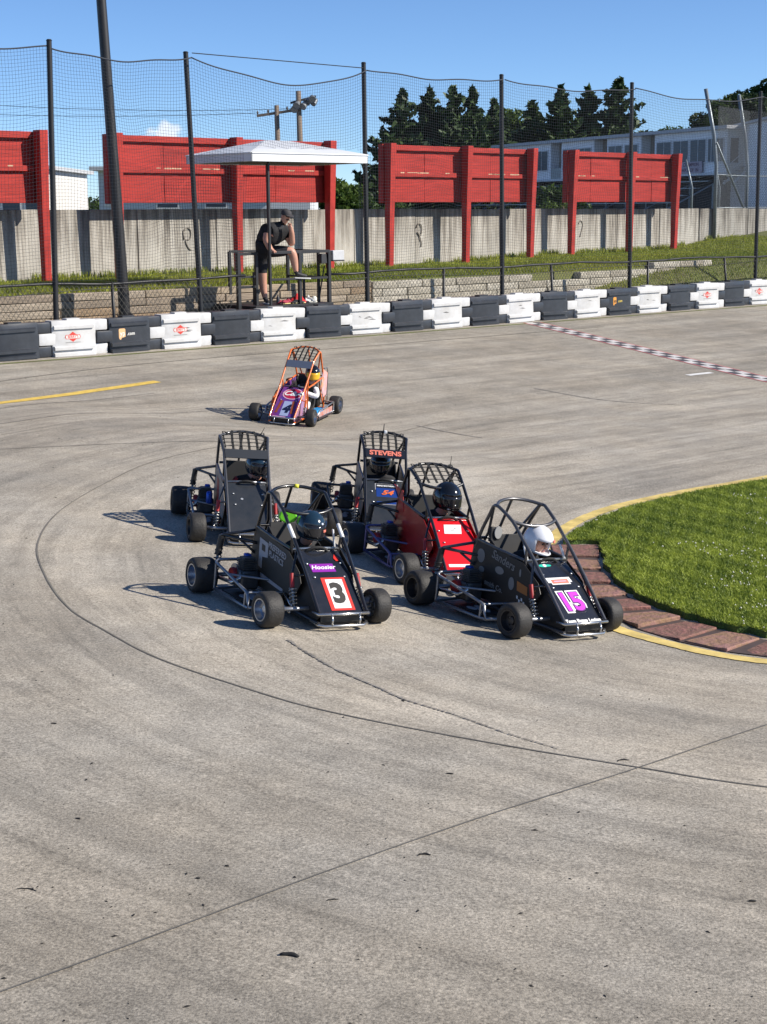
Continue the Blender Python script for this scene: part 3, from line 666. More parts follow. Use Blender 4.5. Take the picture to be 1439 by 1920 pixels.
for k, lean in ((-9.6, 0), (-6.39, -0.03), (1.96, 0), (5.51, -0.10), (8.96, -0.02), (12.27, -0.22), (15.5, 0)):
    q = MB(); q.tube([bp(k, FO, 0.6) - fl, bp(k + lean, FO, 1.93) - fl], 0.03, 8); q.build('fence_post', m_fblk, fence, smooth=True)
poles_t = [(-11.6, 0.0), (-7.62, 0.12), (-4.45, -0.16), (-0.24, -0.04), (3.8, -0.06), (8.26, -0.06), (13.45, -0.05), (17.5, 0)]
plab = {1: 'slim black net pole at the left end of the frame', 2: 'black net pole in front of the roof corner of the flag stand', 3: 'black net pole beside the right eave of the flag stand', 4: 'black net pole rising in front of the middle board wall', 5: 'black net pole in front of the smallest board wall', 6: 'black net pole near the right end beside the grey fence masts', 0: 'black net pole out past the left barriers', 7: 'black net pole out past the right barriers'}
POLE_TOP = 6.12
for i, (k, lean) in enumerate(poles_t):
    base = bp(k, FO, 0.7); q = MB(); r = 0.052
    tip = Vector((lean, 0, POLE_TOP - 0.7 + random.uniform(-.03, .05)))
    q.tube([(0, 0, 0), tip * 0.5, tip], [r, r * 0.95, r * 0.9], 12)
    q.tube([tip, tip + Vector((0, 0, 0.025))], [r * 1.08, r * 0.7], 12)
    q.tube([(0, 0, 0), (0, 0, 0.03)], [r * 1.9, r * 1.6], 12)
    o = q.build('net_pole', m_fblk, smooth=True, angle=40); o.location = base
    tag(o, plab[i], 'pole', 'net poles along the fence')
# the net itself
m_net = mat('net_twine', (0.03, 0.036, 0.05), 0.8)
net = empty('safety_net', bp(2, FO - 0.08, 1.9)); tag(net, 'tall dark debris netting hung between the black poles', 'net'); nl = Vector(net.location)
sags = [0.10, 0.15, 0.38, 0.10, 0.14, 0.17, 0.14]
cell = 0.060
for i in range(len(poles_t) - 1):
    (ka, la), (ke, le) = poles_t[i], poles_t[i + 1]; Lb = ke - ka; nc = int(Lb / cell); nr = int(4.0 / cell)
    us = np.linspace(0, 1, nc + 1); ws = np.linspace(0, 1, nr + 1)
    ph = rng.uniform(0, 6.28, 6)
    U, Wv = np.meshgrid(us, ws, indexing='ij')
    ztop = 6.02 - sags[i] * 4 * U * (1 - U) * (0.75 + 0.5 * U if i == 2 else 1) + 0.02 * np.sin(U * 14 + ph[0])
    zb = 1.94 + 0.05 * np.sin(U * 9 + ph[1])
    Zz = zb + (ztop - zb) * Wv
    env = np.sin(np.pi * U) * np.sin(np.pi * Wv)
    tw = ka + Lb * U + (la * (1 - U) + le * U) * Wv * AX[0] + 0.10 * env * np.sin(U * 5 + Wv * 4 + ph[2]) + 0.02 * np.sin(Wv * 11 + U * 7 + ph[3]) * env
    Zz = Zz + 0.06 * env * np.sin(U * 6.5 + Wv * 5 + ph[4]) + 0.03 * env * np.sin(U * 17 + Wv * 3 + ph[5])
    of = FO - 0.07 - 0.14 * env * np.sin(U * 4 + Wv * 3 + ph[5])
    GX = BL[0] + AX[0] * tw - BN[0] * of - nl.x; GY = BL[1] + AX[1] * tw - BN[1] * of - nl.y; G = np.stack([GX, GY, Zz - nl.z], -1)
    hole = (tw > -3.42) & (tw < -0.50) & (Zz < 4.40)      # the flag stand stands in an opening
    lines = []
    for P_, h_ in [(G[a], hole[a]) for a in range(nc + 1)] + [(G[:, c], hole[:, c]) for c in range(nr + 1)]:
        if not h_.any(): lines.append(P_[::2] if len(P_) % 2 else np.concatenate([P_[::2], P_[-1:]])); continue
        idx_ = np.flatnonzero(~h_)
        for run in np.split(idx_, np.flatnonzero(np.diff(idx_) > 1) + 1):
            if len(run) > 1: lines.append(P_[run])
    V, F = np_tubes(lines, 0.0023, 3)
    tag(obj('net_bay', np_mesh('net_bay', V, F, m_net), net), kind='stuff')
    q = MB(); q.tube([G[a, -1] for a in range(0, nc + 1, 2)], 0.013, 6); q.build('top_rope', m_net, net, smooth=True)
# the piece of net that closes the opening behind the stand
lines = []
for k in np.arange(-3.9, 0.06, cell): lines.append(np.array([bp(k + .01 * math.sin(z_ * 5), 2.62 + .03 * math.sin(z_ * 3 + k), z_) - nl for z_ in np.linspace(1.75, 4.45, 12)]))
for z_ in np.arange(1.75, 4.46, cell): lines.append(np.array([bp(k, 2.62 + .03 * math.sin(z_ * 3 + k), z_ + .015 * math.sin(k * 4)) - nl for k in np.linspace(-3.9, 0.03, 24)]))
V, F = np_tubes(lines, 0.0023, 3); tag(obj('net_bay', np_mesh('net_bay', V, F, m_net), net), kind='stuff')
# heavy light pole, leaning
q = MB(); pb = bp(-5.93, 0.9, 0.7); tip = Vector((-0.33, 0.1, 8.6))
q.tube([(0, 0, 0), tip * 0.3, tip * 0.65, tip], [0.112, 0.105, 0.093, 0.08], 20)
q.tube([(0, 0, 0), (0, 0, 0.04)], [0.2, 0.2], 20); q.box((0.1, -0.09, 0.55), (0.1, 0.03, 0.16))
o = q.build('light_pole', mat('dark_pole_steel', (0.022, 0.020, 0.019), 0.42, metal=0.0, var=0.2, vscale=3, spec=0.5), smooth=True, angle=40); o.location = pb
tag(o, 'thick leaning dark steel lamp pole running out of the top of the frame', 'lamp pole')

# ================================================================== PLASTIC BARRIERS
m_pw = mat('white_plastic', (0.60, 0.605, 0.61), 0.42, var=0.12, vscale=3.2, bump=0.12, bscale=7, col2=(.46, .455, .44))
m_pb = mat('charcoal_plastic', (0.032, 0.036, 0.044), 0.36, var=0.35, vscale=4, bump=0.12, bscale=7)
m_scuff = mat('tyre_scuff', (0.16, 0.155, 0.155), 0.7, var=0.4, vscale=12)
m_lred = mat('logo_red', (0.55, 0.045, 0.03), 0.5); m_lor = mat('logo_orange', (0.70, 0.30, 0.045), 0.5); m_lwh = mat('logo_white', (0.75, 0.74, 0.7), 0.5); m_lye = mat('logo_yellow', (0.72, 0.55, 0.12), 0.5); m_ink = mat('ink_black', (0.02, 0.018, 0.016), 0.6)
BPITCH, BLEN, BH = 1.1406, 0.87, 0.64
_pf = [(-.135, 0), (-.136, .215), (-.132, .425), (-.130, .55), (-.118, .60)]
prof = _pf + [(-a, z) for a, z in reversed(_pf)]
def barrier_mesh(m):
    q = MB(); n = len(prof); L2 = BLEN / 2; rings = [(-L2, .93), (-L2 + .02, 1.0), (L2 - .02, 1.0), (L2, .93)]
    vs_ = [(x, y * s, z) for x, s in rings for y, z in prof]
    fs = [(r * n + i, (r + 1) * n + i, (r + 1) * n + (i + 1) % n, r * n + (i + 1) % n) for r in range(3) for i in range(n)] + [tuple(range(n)), tuple(range(3 * n, 4 * n))[::-1]]
    q.add(vs_, fs); return q.mesh('body', m, smooth=True, angle=28)
def knuckle_mesh(m, h, ln):
    q = MB(); q.box((0, 0, 0), (ln, 0.25, h)); me = q.mesh('knuckle', m, smooth=True, angle=60)
    bm = bmesh.new(); bm.from_mesh(me); bmesh.ops.bevel(bm, geom=bm.edges[:] , offset=0.028, segments=2, affect='EDGES', profile=0.6); bm.to_mesh(me); bm.free()
    me.polygons.foreach_set('use_smooth', [True] * len(me.polygons)); me.set_sharp_from_angle(angle=R(50)); return me
bmesh_c = {}
for nm, m in (('w', m_pw), ('b', m_pb)):
    cap = MB(); cap.box((0.02, 0, 0.612), (0.26, 0.16, 0.03)); bmesh_c[nm] = (barrier_mesh(m), knuckle_mesh(m, 0.185, 0.30), knuckle_mesh(m, 0.20, 0.34), cap.mesh('filler_cap', m))
rib_c = {}
for nm, m in (('w', m_pw), ('b', m_pb)):
    rib_c[nm] = []
    for z0_, z1_, d_, e_ in ((.006, .078, .205, 0), (.112, .182, .195, .01), (.455, .525, .168, .02)):
        q = MB()
        for s_ in (-1, 1):
            q.prism([(s_ * .12, z0_), (s_ * d_, z0_ + .004), (s_ * d_, z1_ - .022), (s_ * (d_ - .03), z1_), (s_ * .12, z1_)], (0, 1, 0), (0, 0, 1), (-BLEN / 2 + .005 + e_, 0, 0), (BLEN - .06 - e_, 0, 0))
        rib_c[nm].append(q.mesh('rib', m))
ang_b = math.atan2(AX[1], AX[0])
logo = {0: 'red', 1: 'yp', 2: 'red', 13: 'yp', 16: 'red', 18: 'red'}
blab = {-2: 'white plastic barrier cut by the left edge of the frame', -1: 'plain charcoal barrier at the far left, first dark one in the row', 0: 'clean white barrier with a red diamond logo, leftmost logo in the row', 1: 'charcoal barrier with orange and white lettering at the foot of the leaning lamp pole', 2: 'scuffed white barrier with a red diamond logo right of the lamp pole', 3: 'charcoal barrier under the second net pole', 4: 'white barrier below the left rail of the flag stand', 5: 'charcoal barrier right below the flag stand deck', 6: 'white barrier just right of the flag stand with grey smudges', 7: 'charcoal barrier beneath the third net pole', 8: 'clean white barrier two to the right of the flag stand', 9: 'charcoal barrier left of the start line end', 10: 'white barrier touching the end of the chequered start line', 11: 'charcoal barrier one right of the chequered start line', 12: 'white barrier left of the dark one with the small orange logo', 13: 'charcoal barrier with a small orange square logo', 14: 'white barrier right of the small orange logo', 15: 'charcoal barrier under the leaning thin fence post', 16: 'white barrier with a red diamond logo, second logo from the right edge', 17: 'charcoal barrier between the two right-hand red diamond logos', 18: 'white barrier with red diamond logo cut by the right edge', 19: 'charcoal barrier past the right edge'}
for i in range(-3, 20):
    white = i % 2 == 0; body, kn1, kn2, cap = bmesh_c['w' if white else 'b']
    tcen = -8.1 + BPITCH * (i + 0.5) - 0.02; p = bp(tcen, 0.17 + random.uniform(-.02, .02), 0); p.z = zt(p.x, p.y) - 0.01
    root = empty('barrier', p); root.rotation_euler = (random.uniform(-.02, .02), random.uniform(-.012, .012), ang_b + random.uniform(-.03, .03))
    s = random.uniform(1.035, 1.065); root.scale = (1, 1, s)
    obj('body', body, root); obj('filler_cap', cap, root)
    for k_ in range(3): obj('rib', rib_c['w' if white else 'b'][k_], root)
    obj('knuckle', kn1, root, (BLEN / 2 + 0.10, 0, 0.50)); obj('knuckle', kn1, root, (BLEN / 2 + 0.10, 0, 0.098)); obj('knuckle', kn2, root, (-BLEN / 2 - 0.095, -0.012, 0.30))
    yf = -0.1365
    if logo.get(i) == 'red':
        q = MB(); z = .325; q.prism([(0, .085), (.075, .035), (.14, .035), (.155, 0), (.14, -.035), (.075, -.035), (0, -.085), (-.075, -.035), (-.14, -.035), (-.155, 0), (-.14, .035), (-.075, .035)], (1, 0, 0), (0, 0, 1), (-.03, yf, z), (0, .004, 0)); q.build('logo_diamond', m_lred, root)
        q = MB(); q.prism([(-.128, .027), (.128, .027), (.14, 0), (.128, -.027), (-.128, -.027), (-.14, 0)], (1, 0, 0), (0, 0, 1), (-.03, yf - .0015, z), (0, .002, 0)); q.build('logo_band', m_lwh, root)
        text('lettering', "BERRY'S", root, (-.03, yf - .003, z), (1, 0, 0), (0, 0, 1), 0.062, m_lred, off=0.001)
        q = MB(); q.box((-.03, yf, .232), (.3, .003, .008)); q.build('logo_underline', m_scuff, root)
    if logo.get(i) == 'yp':
        k = 1.0 if i == 1 else .8
        q = MB(); q.prism([(-.07 * k, .07), (-.05 * k, .085), (.05 * k, .085), (.07 * k, .07), (.07 * k, -.06), (-.01 * k, -.075), (-.03 * k, -.105), (-.05 * k, -.105), (-.07 * k, -.07)], (1, 0, 0), (0, 0, 1), (-.17, yf, .33), (0, .004, 0)); q.build('logo_square', m_lor if i == 13 else mat('logo_peach', (.72, .42, .2), .5), root)
        text('lettering', 'yp', root, (-.165, yf - .003, .33), (1, 0, 0), (0, 0, 1), 0.12 * k, m_ink if i == 13 else m_lwh, off=0.001)
        text('lettering', '.com', root, (.02, yf - .002, .32), (1, 0, 0), (0, 0, 1), 0.085, m_lwh if i == 1 else m_lye, off=0.0012)
    if white:
        for _ in range(4 if i in (2, 6) else random.randint(1, 2)):
            u = random.uniform(-.3, .1); w_ = random.uniform(.08, .25); zz = random.uniform(.27, .37); q = MB(); P = [(u, zz), (u + w_ * .5, zz + random.uniform(.008, .02)), (u + w_, zz + random.uniform(-.02, .0)), (u + w_ * .6, zz - random.uniform(.004, .014))]
            q.prism(P, (1, 0, 0), (0, 0, 1), (0, yf + .0012, 0), (0, .002, 0)); q.build('scuff_mark', m_scuff, root)
    tag(root, blab.get(i, 'white or charcoal barrier outside the left edge'), 'barrier', 'plastic barriers lining the track')
# ================================================================== FLAG STAND
ang_b = math.atan2(AX[1], AX[0])
DECK = 1.36; ST0 = 0.70
stand = empty('flag_stand', bp(-2.1, 1.0, ST0)); stand.rotation_euler = (0, 0, ang_b)
tag(stand, 'black steel flag stand with a white hipped roof behind the barriers', 'flag stand')
def sl(t, off, z): return Vector((t + 2.1, off - 1.0, z - ST0))
m_sblk = mat('stand_black_steel', (0.014, 0.015, 0.018), 0.5, var=0.3, vscale=7, spec=0.5)
m_roofw = mat('roof_white_panel', (0.70, 0.72, 0.74), 0.45, var=0.10, vscale=1.2)
m_boxg = mat('grey_enclosure', (0.50, 0.51, 0.52), 0.5, var=0.1)
def sqbar(a, b_, w, name, m, root):
    a, b_ = Vector(a), Vector(b_); d = (b_ - a); L_ = d.length; q = MB(); q.box((0, 0, 0), (w, w, L_)); rot = d.to_track_quat('Z', 'Y').to_matrix(); q.v = [tuple(rot @ Vector(v) + (a + b_) / 2) for v in q.v]; return q.build(name, m, root, bevel=0.004)
q = MB(); q.box(sl(-2.3, 1.12, DECK - 0.03), (1.98, 1.5, 0.05)); q.build('deck', m_sblk, stand, bevel=0.005)
for (a, e) in (((-3.29, .40), (-1.31, .40)), ((-3.29, 1.86), (-1.31, 1.86)), ((-3.29, .40), (-3.29, 1.86)), ((-1.31, .40), (-1.31, 1.86))):
    sqbar(sl(*a, DECK - 0.115), sl(*e, DECK - 0.115), 0.11, 'deck_beam', m_sblk, stand)
for (t, o) in ((-3.24, .45), (-1.36, .45), (-3.24, 1.8), (-1.36, 1.8)): sqbar(sl(t, o, 0.55), sl(t, o, DECK - 0.06), 0.08, 'leg', m_sblk, stand)
RT, RM = 2.39, 1.86
def rail(a, e, z, w=0.055): sqbar(sl(*a, z), sl(*e, z), w, 'rail', m_sblk, stand)
rail((-2.86, .45), (-1.36, .45), RT, .06); rail((-2.86, .45), (-1.36, .45), RM, .045)
rail((-1.36, .48), (-1.36, 1.8), RT, .05); rail((-1.36, .48), (-1.36, 1.8), RM, .04)
rail((-2.86, 1.82), (-1.36, 1.82), RT, .045)
rail((-3.42, .75), (-2.98, .75), RT - .02, .055); rail((-3.42, .75), (-2.98, .75), 1.92, .04); rail((-3.42, .75), (-2.98, .75), 1.72, .05)
for (t, o, z0_, z1_, w) in ((-1.36, .45, DECK, RT, .07), (-2.12, .45, DECK, RT, .065), (-1.50, .62, DECK, RT, .05), (-1.66, .9, DECK, RM, .045), (-3.42, .75, 0.75, RT + .01, .075), (-2.98, .75, DECK - .1, RT + .01, .06), (-2.90, .92, DECK - .1, 2.0, .06), (-1.36, 1.82, DECK, RT, .06), (-2.86, 1.82, DECK, RT, .06)):
    sqbar(sl(t, o, z0_), sl(t, o, z1_), w, 'rail_post', m_sblk, stand)
sqbar(sl(-1.52, .6, DECK), sl(-1.40, .55, RT - .3), .025, 'brace', m_sblk, stand)
for (t, o, w) in ((-2.86, .45, .045), (-1.86, 1.82, .032)): sqbar(sl(t, o, DECK - .1), sl(t, o, 4.2), w, 'roof_post', m_sblk, stand)
# roof: fascia and four hip panels
T0r, T1r, O0r, O1r, Zr = -3.42, -0.48, 0.22, 2.45, 4.14
cor = [(T0r, O0r), (T1r, O0r), (T1r, O1r), (T0r, O1r)]
for i in range(4):
    a, e = cor[i], cor[(i + 1) % 4]; p0, p1 = sl(*a, Zr), sl(*e, Zr); inn = (sl((T0r + T1r) / 2, (O0r + O1r) / 2, Zr) - (p0 + p1) / 2).normalized() * 0.03
    q = MB(); up = Vector((0, 0, 0.17)); q.add([p0, p1, p1 + up, p0 + up, p0 + inn, p1 + inn, p1 + inn + up, p0 + inn + up], [(0, 1, 2, 3), (5, 4, 7, 6), (3, 2, 6, 7), (1, 0, 4, 5), (0, 3, 7, 4), (1, 5, 6, 2)]); q.build('fascia', m_roofw, stand, bevel=0.004)
    k0, k1 = sl(-2.25, 1.33, Zr + .46), sl(-1.65, 1.33, Zr + .46); u2 = Vector((0, 0, 0.172)); out = -inn.normalized() * 0.02
    A_, B_ = p0 + u2 + out, p1 + u2 + out
    top = {0: [k1, k0], 1: [k1], 2: [k0, k1], 3: [k0]}[i]
    q = MB(); P = [A_, B_] + top; n = len(P); q.add(P + [p - Vector((0, 0, .02)) for p in P], [tuple(range(n)), tuple(range(n, 2 * n))[::-1]] + [(j, (j + 1) % n, n + (j + 1) % n, n + j) for j in range(n)]); q.build('roof_panel', m_roofw, stand)
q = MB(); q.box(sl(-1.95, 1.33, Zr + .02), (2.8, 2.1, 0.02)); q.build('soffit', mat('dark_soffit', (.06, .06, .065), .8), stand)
# control box and horn on the right rail post
q = MB(); q.box(sl(-1.12, .5, 2.30), (0.30, 0.16, 0.20)); q.build('control_box', m_boxg, stand, bevel=0.012)
q = MB(); q.box(sl(-1.12, .5, 2.19), (0.30, 0.17, 0.02)); q.build('box_tray', m_sblk, stand)
q = MB(); q.box(sl(-1.48, .5, 2.24), (0.17, 0.12, 0.20), taper=.8); q.build('signal_lamp', m_sblk, stand, bevel=0.012)
# flags left on the deck
def flag(t, o, rot, col, size, label, stick=(0.2, 0.15, 0.08), rise=0.1, z=DECK):
    root = empty('flag', bp(t, o, z)); root.rotation_euler = (0, 0, rot); n = 14; V = []; F = []; ph = [random.uniform(0, 6.3) for _ in range(4)]
    for i in range(n):
        for j in range(n):
            u, v = i / (n - 1) - .5, j / (n - 1) - .5; zz = 0.012 + rise * max(0, (1 - 4.2 * (u * u + v * v))) * (0.6 + .4 * math.sin(9 * u + ph[0]) * math.cos(8 * v + ph[1])) + .02 * (1 + math.sin(15 * u + 11 * v + ph[2]))
            V.append((u * size[0] + .03 * math.sin(9 * v + ph[3]), v * size[1] + .03 * math.sin(8 * u + ph[0]), zz))
    for i in range(n - 1):
        for j in range(n - 1): F.append((i * n + j, (i + 1) * n + j, (i + 1) * n + j + 1, i * n + j + 1))
    me = np_mesh('cloth', V, F, mat('flag_cloth_%s' % label.split()[0], col, 0.8, var=0.1), smooth=True); c = obj('cloth', me, root); md = c.modifiers.new('s', 'SOLIDIFY'); md.thickness = 0.004
    q = MB(); q.tube([(-size[0] * .55, -size[1] * .4, .012), (size[0] * .75, -size[1] * .45, .014)], .011, 8); q.build('stick', mat('flag_stick_%s' % label.split()[0], stick, .6), root, smooth=True)
    tag(root, label, 'flag', 'flags lying on the stand deck')
flag(-2.02, .66, ang_b + .1, (.55, .02, .025), (.34, .26), 'red flag heaped on the stand deck', rise=.2)
flag(-2.38, .58, ang_b + .3, (.33, .03, .06), (.38, .2), 'crimson flag crumpled flat beside the red heap', stick=(.75, .6, .25), rise=.07)
flag(-1.78, .60, ang_b - .2, (.62, .62, .6), (.2, .18), 'white flag bundled right of the red heap', stick=(.7, .68, .6), rise=.12)
flag(-2.16, .52, ang_b, (.05, .05, .055), (.25, .12), 'black flag folded at the front of the deck', stick=(.72, .6, .3), rise=.04)
q = MB(); q.lathe([(0, 0), (.035, 0), (.035, .13), (.014, .16), (.014, .19), (0, .19)], 12, 'z'); o = q.build('water_bottle', mat('bottle_dark', (.03, .03, .035), .3), smooth=True, angle=40); o.location = bp(-2.55, .62, DECK); tag(o, 'small dark bottle standing at the left of the flags', 'bottle')
q = MB(); q.lathe([(0, 0), (.05, 0), (.055, .09), (.035, .12), (0, .125)], 12, 'z'); o = q.build('cup', mat('cup_white', (.7, .68, .6), .5), smooth=True, angle=40); o.location = bp(-1.62, .62, DECK); tag(o, 'pale cup standing right of the flags on the deck', 'cup')

# ------------------------------------------------------------------ the flagman
m_skin = mat('skin', (0.52, 0.27, 0.19), 0.5, var=0.1, vscale=8)
m_shirt = mat('black_shirt', (0.012, 0.012, 0.014), 0.85, var=0.3, vscale=14, bump=.4, bscale=18); m_shorts = mat('black_shorts', (0.014, 0.014, 0.018), 0.85, var=0.3, vscale=14, bump=.4, bscale=16); m_shoe = mat('black_shoe', (0.02, 0.02, 0.022), .6); m_sock = mat('dark_sock', (.03, .03, .03), .9)
J = [(.02, .01, 1.07, (.26, .25)), (.06, -.01, 1.23, (.275, .26)), (.15, -.03, 1.38, (.27, .25)), (.26, -.05, 1.50, (.225, .20)), (.39, -.08, 1.585, .075), (.435, -.105, 1.66, .078), (.465, -.125, 1.735, (.088, .098)), (.475, -.13, 1.79, (.082, .09)),
     (.14, -.22, 1.515, .105), (.07, -.29, 1.27, .080), (.16, -.35, 1.085, .058), (.215, -.37, 1.045, (.045, .03)),          # 8-11 left arm to the rail
     (.47, .08, 1.45, .105), (.565, -.01, 1.165, .075), (.575, -.17, 1.42, .056), (.555, -.215, 1.52, (.042, .03)),          # 12-15 right arm to the chin
     (-.03, .02, .99, .15), (-.04, .0, .57, .10), (-.03, .03, .32, .085), (.01, .02, .09, .048), (.06, -.07, .045, .045), (.10, -.14, .035, .034),   # 16-21 standing leg
     (.13, .02, 1.03, .15), (.57, -.01, 1.06, .10), (.605, .02, .84, .086), (.645, .03, .60, .048), (.74, .06, .565, .046), (.86, .11, .545, .034),  # 22-27 raised leg
     (.26, -.385, 1.06, .015), (.275, -.395, 1.03, .013), (.255, -.41, 1.055, .015), (.275, -.42, 1.03, .013), (.235, -.425, 1.05, .015), (.25, -.44, 1.02, .013), (.21, -.40, 1.07, .014), (.245, -.37, 1.075, .013),
     (.535, -.235, 1.57, .015), (.51, -.245, 1.60, .013), (.55, -.245, 1.575, .015), (.525, -.265, 1.605, .013), (.57, -.24, 1.575, .014), (.55, -.27, 1.60, .012), (.52, -.20, 1.54, .015), (.495, -.20, 1.57, .013)]
Bn = [(0, 1), (1, 2), (2, 3), (3, 4), (4, 5), (5, 6), (6, 7), (3, 8), (8, 9), (9, 10), (10, 11), (3, 12), (12, 13), (13, 14), (14, 15), (0, 16), (16, 17), (17, 18), (18, 19), (19, 20), (20, 21), (0, 22), (22, 23), (23, 24), (24, 25), (25, 26), (26, 27),
      (11, 28), (28, 29), (11, 30), (30, 31), (11, 32), (32, 33), (11, 34), (34, 35), (15, 36), (36, 37), (15, 38), (38, 39), (15, 40), (40, 41), (15, 42), (42, 43)]
def pick_man(c, bi, t):
    if bi in (0, 1, 2, 7, 11): return 1
    if bi in (15, 21) and c.z > 1.10 and c.x < .2: return 1
    if bi == 3: return 1 if t < .45 else 0
    if bi in (8, 12): return 1 if t < .5 else 0
    if bi in (15, 21): return 2
    if bi == 16: return 2 if t < .93 else 0
    if bi == 22: return 2 if t < .80 else 0
    if bi in (18, 24): return 0 if t < .82 else 4
    if bi in (19, 20, 25, 26): return 3
    return 0
man_mesh = skin_mesh(J, Bn, [m_skin, m_shirt, m_shorts, m_shoe, m_sock], pick_man, sub=2)
mp = bp(-2.70, .86, DECK + .0)
man = obj('person', man_mesh, loc=mp); tag(man, 'person in black cap, shirt and shorts leaning on the flag stand rail, chin in hand', 'person')
hd_ = Matrix.Translation((.47, -.128, 1.765)) @ Matrix.Rotation(R(-48), 4, 'Z') @ Matrix.Rotation(R(14), 4, 'Y')
def hpart(name, q, m, parent=man, M=hd_, **k):
    q.v = [tuple(M @ Vector(v)) for v in q.v]; return q.build(name, m, parent, smooth=True, angle=50, **k)
q = MB(); q.lathe([(.108, 0), (.108, .03), (.098, .065), (.07, .095), (.03, .108), (0, .11)], 16, 'z'); q.v = [(v[0] * 1.06, v[1] * .96, v[2]) for v in q.v]
P = [(.08, -.085), (.13, -.08), (.19, -.05), (.205, 0), (.19, .05), (.13, .08), (.08, .085)]; q.prism(P, (1, 0, -.12), (0, 1, 0), (0, 0, .018), (0, 0, .012)); hpart('cap', q, mat('grey_cap', (.045, .042, .045), .8, var=.2))
q = MB(); q.tube([(.085, 0, -.005), (.118, 0, -.045), (.09, 0, -.05)], [.01, .017, .012], 8); hpart('nose', q, m_skin)
for s in (-1, 1):
    q = MB(); q.lathe([(0, -.012), (.02, -.008), (.03, 0), (.02, .008), (0, .012)], 8, 'y', c=(.0, s * .092, -.03)); hpart('ear', q, m_skin)
q = MB(); q.box((.088, 0, -.012), (.02, .13, .035)); hpart('sunglasses', q, mat('dark_lens', (.01, .01, .012), .15), bevel=.006)
q = MB(); q.box((.078, 0, -.085), (.04, .075, .03)); hpart('beard', q, mat('beard_brown', (.09, .05, .035), .9), bevel=.012)
for (a, e) in (((.0, .05, .012), (.11, -.16, .012)), ((.645, .02, .515), (.9, .12, .498))):
    a, e = Vector(a), Vector(e); d = (e - a).normalized(); n_ = Vector((-d.y, d.x, 0)).normalized() * .046; q = MB(); P = [a - d * .05 - n_ * .8, a - n_, e - n_ * .9, e + d * .03, e + n_ * .9, a + n_, a - d * .05 + n_ * .8]
    q.add([p - Vector((0, 0, .012)) for p in P] + [p + Vector((0, 0, .014)) for p in P], [tuple(range(7))[::-1], tuple(range(7, 14))] + [(i, (i + 1) % 7, 7 + (i + 1) % 7, 7 + i) for i in range(7)]); q.build('shoe_sole', mat('white_sole', (.6, .6, .58), .6), man, bevel=.004)
q = MB(); q.prism([(-.02, 0), (.02, 0), (0, -.05)], (.8, -.6, 0), (0, 0, 1), (.40, -.245, 1.56), (.6 * .004, .8 * .004, 0)); q.build('collar_patch', mat('grey_undershirt', (.25, .25, .25), .8), man)
# ================================================================== BACKGROUND BUILDINGS
m_wsid = mat('white_siding', (0.90, 0.905, 0.91), 0.6, var=0.1, vscale=1.5); m_glass = mat('dark_window', (0.03, 0.045, 0.07), 0.3, spec=0.4); m_frame = mat('white_frame', (0.66, 0.67, 0.68), 0.5); m_roofg = mat('roof_grey', (0.5, 0.51, 0.52), 0.6, var=.1); m_door = mat('brown_door', (0.16, 0.10, 0.07), 0.6); m_rec = mat('recess_tan', (0.30, 0.27, 0.23), 0.8)
m_steel = mat('galvanised', (0.30, 0.32, 0.33), 0.45, metal=0.6, var=.15); m_dark = mat('under_stand', (.09, .09, .085), .8, var=.3)
F0 = Vector((20.7, 93.0, 0)); FD = Vector((-.3987, .9171, 0)); FN = Vector((-.9171, -.3987, 0)); ZB0, ZB1 = 5.30, 7.78
pb_ = empty('press_box', F0 + Vector((0, 0, 1.4))); pl_ = Vector(pb_.location)
tag(pb_, 'long white raised press box with dark windows behind the board walls', 'press box')
def fb(name, t0, t1, o0, o1, z0_, z1_, m, root=pb_, rl=pl_, bev=0.0):
    """box on the facade: t along it, o outwards"""
    q = MB(); c = [F0 + FD * t + FN * o for t, o in ((t0, o0), (t1, o0), (t1, o1), (t0, o1))]
    q.add([p + Vector((0, 0, z)) - rl for z in (z0_, z1_) for p in c], [(0, 1, 2, 3), (4, 7, 6, 5), (0, 4, 5, 1), (1, 5, 6, 2), (2, 6, 7, 3), (3, 7, 4, 0)]); return q.build(name, m, root, bevel=bev)
recs = [(8.18, 9.73), (13.89, 15.54), (19.94, 21.45)]
wins = [(.79, 1.5), (1.65, 2.35), (2.57, 4.19), (4.41, 6.03), (6.27, 7.88), (10.11, 11.64), (11.97, 13.62), (15.89, 17.66), (17.9, 19.7), (21.84, 23.64), (23.9, 25.4)]
segs = [(0.5, 8.18), (9.73, 13.89), (15.54, 19.94), (21.45, 30)]
for a, e in segs:
    fb('wall', a, e, -2.6, 0, ZB0, ZB1, m_wsid)
for a, e in recs:
    fb('recess', a + .002, e - .002, -2.5, -.7, ZB0, ZB1 - .01, m_rec); fb('door', a + .25, e - .45, -.7, -.66, ZB0 + .05, ZB1 - .45, m_door); fb('railing', a, e, -.06, -.02, ZB0, ZB0 + .75, m_steel)
fb('roof', 0.1, 30, -3.0, .35, ZB1 + .004, ZB1 + .2, m_roofg); fb('floor_edge', .3, 30, -2.6, .12, ZB0 - .16, ZB0 - .004, m_frame)
for a, e in wins:
    w = fb('window', a - .05, e + .05, .004, .05, 5.85, 7.33, m_frame)
    fb('pane', a + .03, (a + e) / 2 - .03, .051, .056, 5.93, 7.26, m_glass); fb('pane', (a + e) / 2 + .03, e - .03, .051, .056, 5.93, 7.26, m_glass)
for a in (1.56,): fb('mullion', a - .04, a + .04, .05, .06, 5.85, 7.33, m_frame)
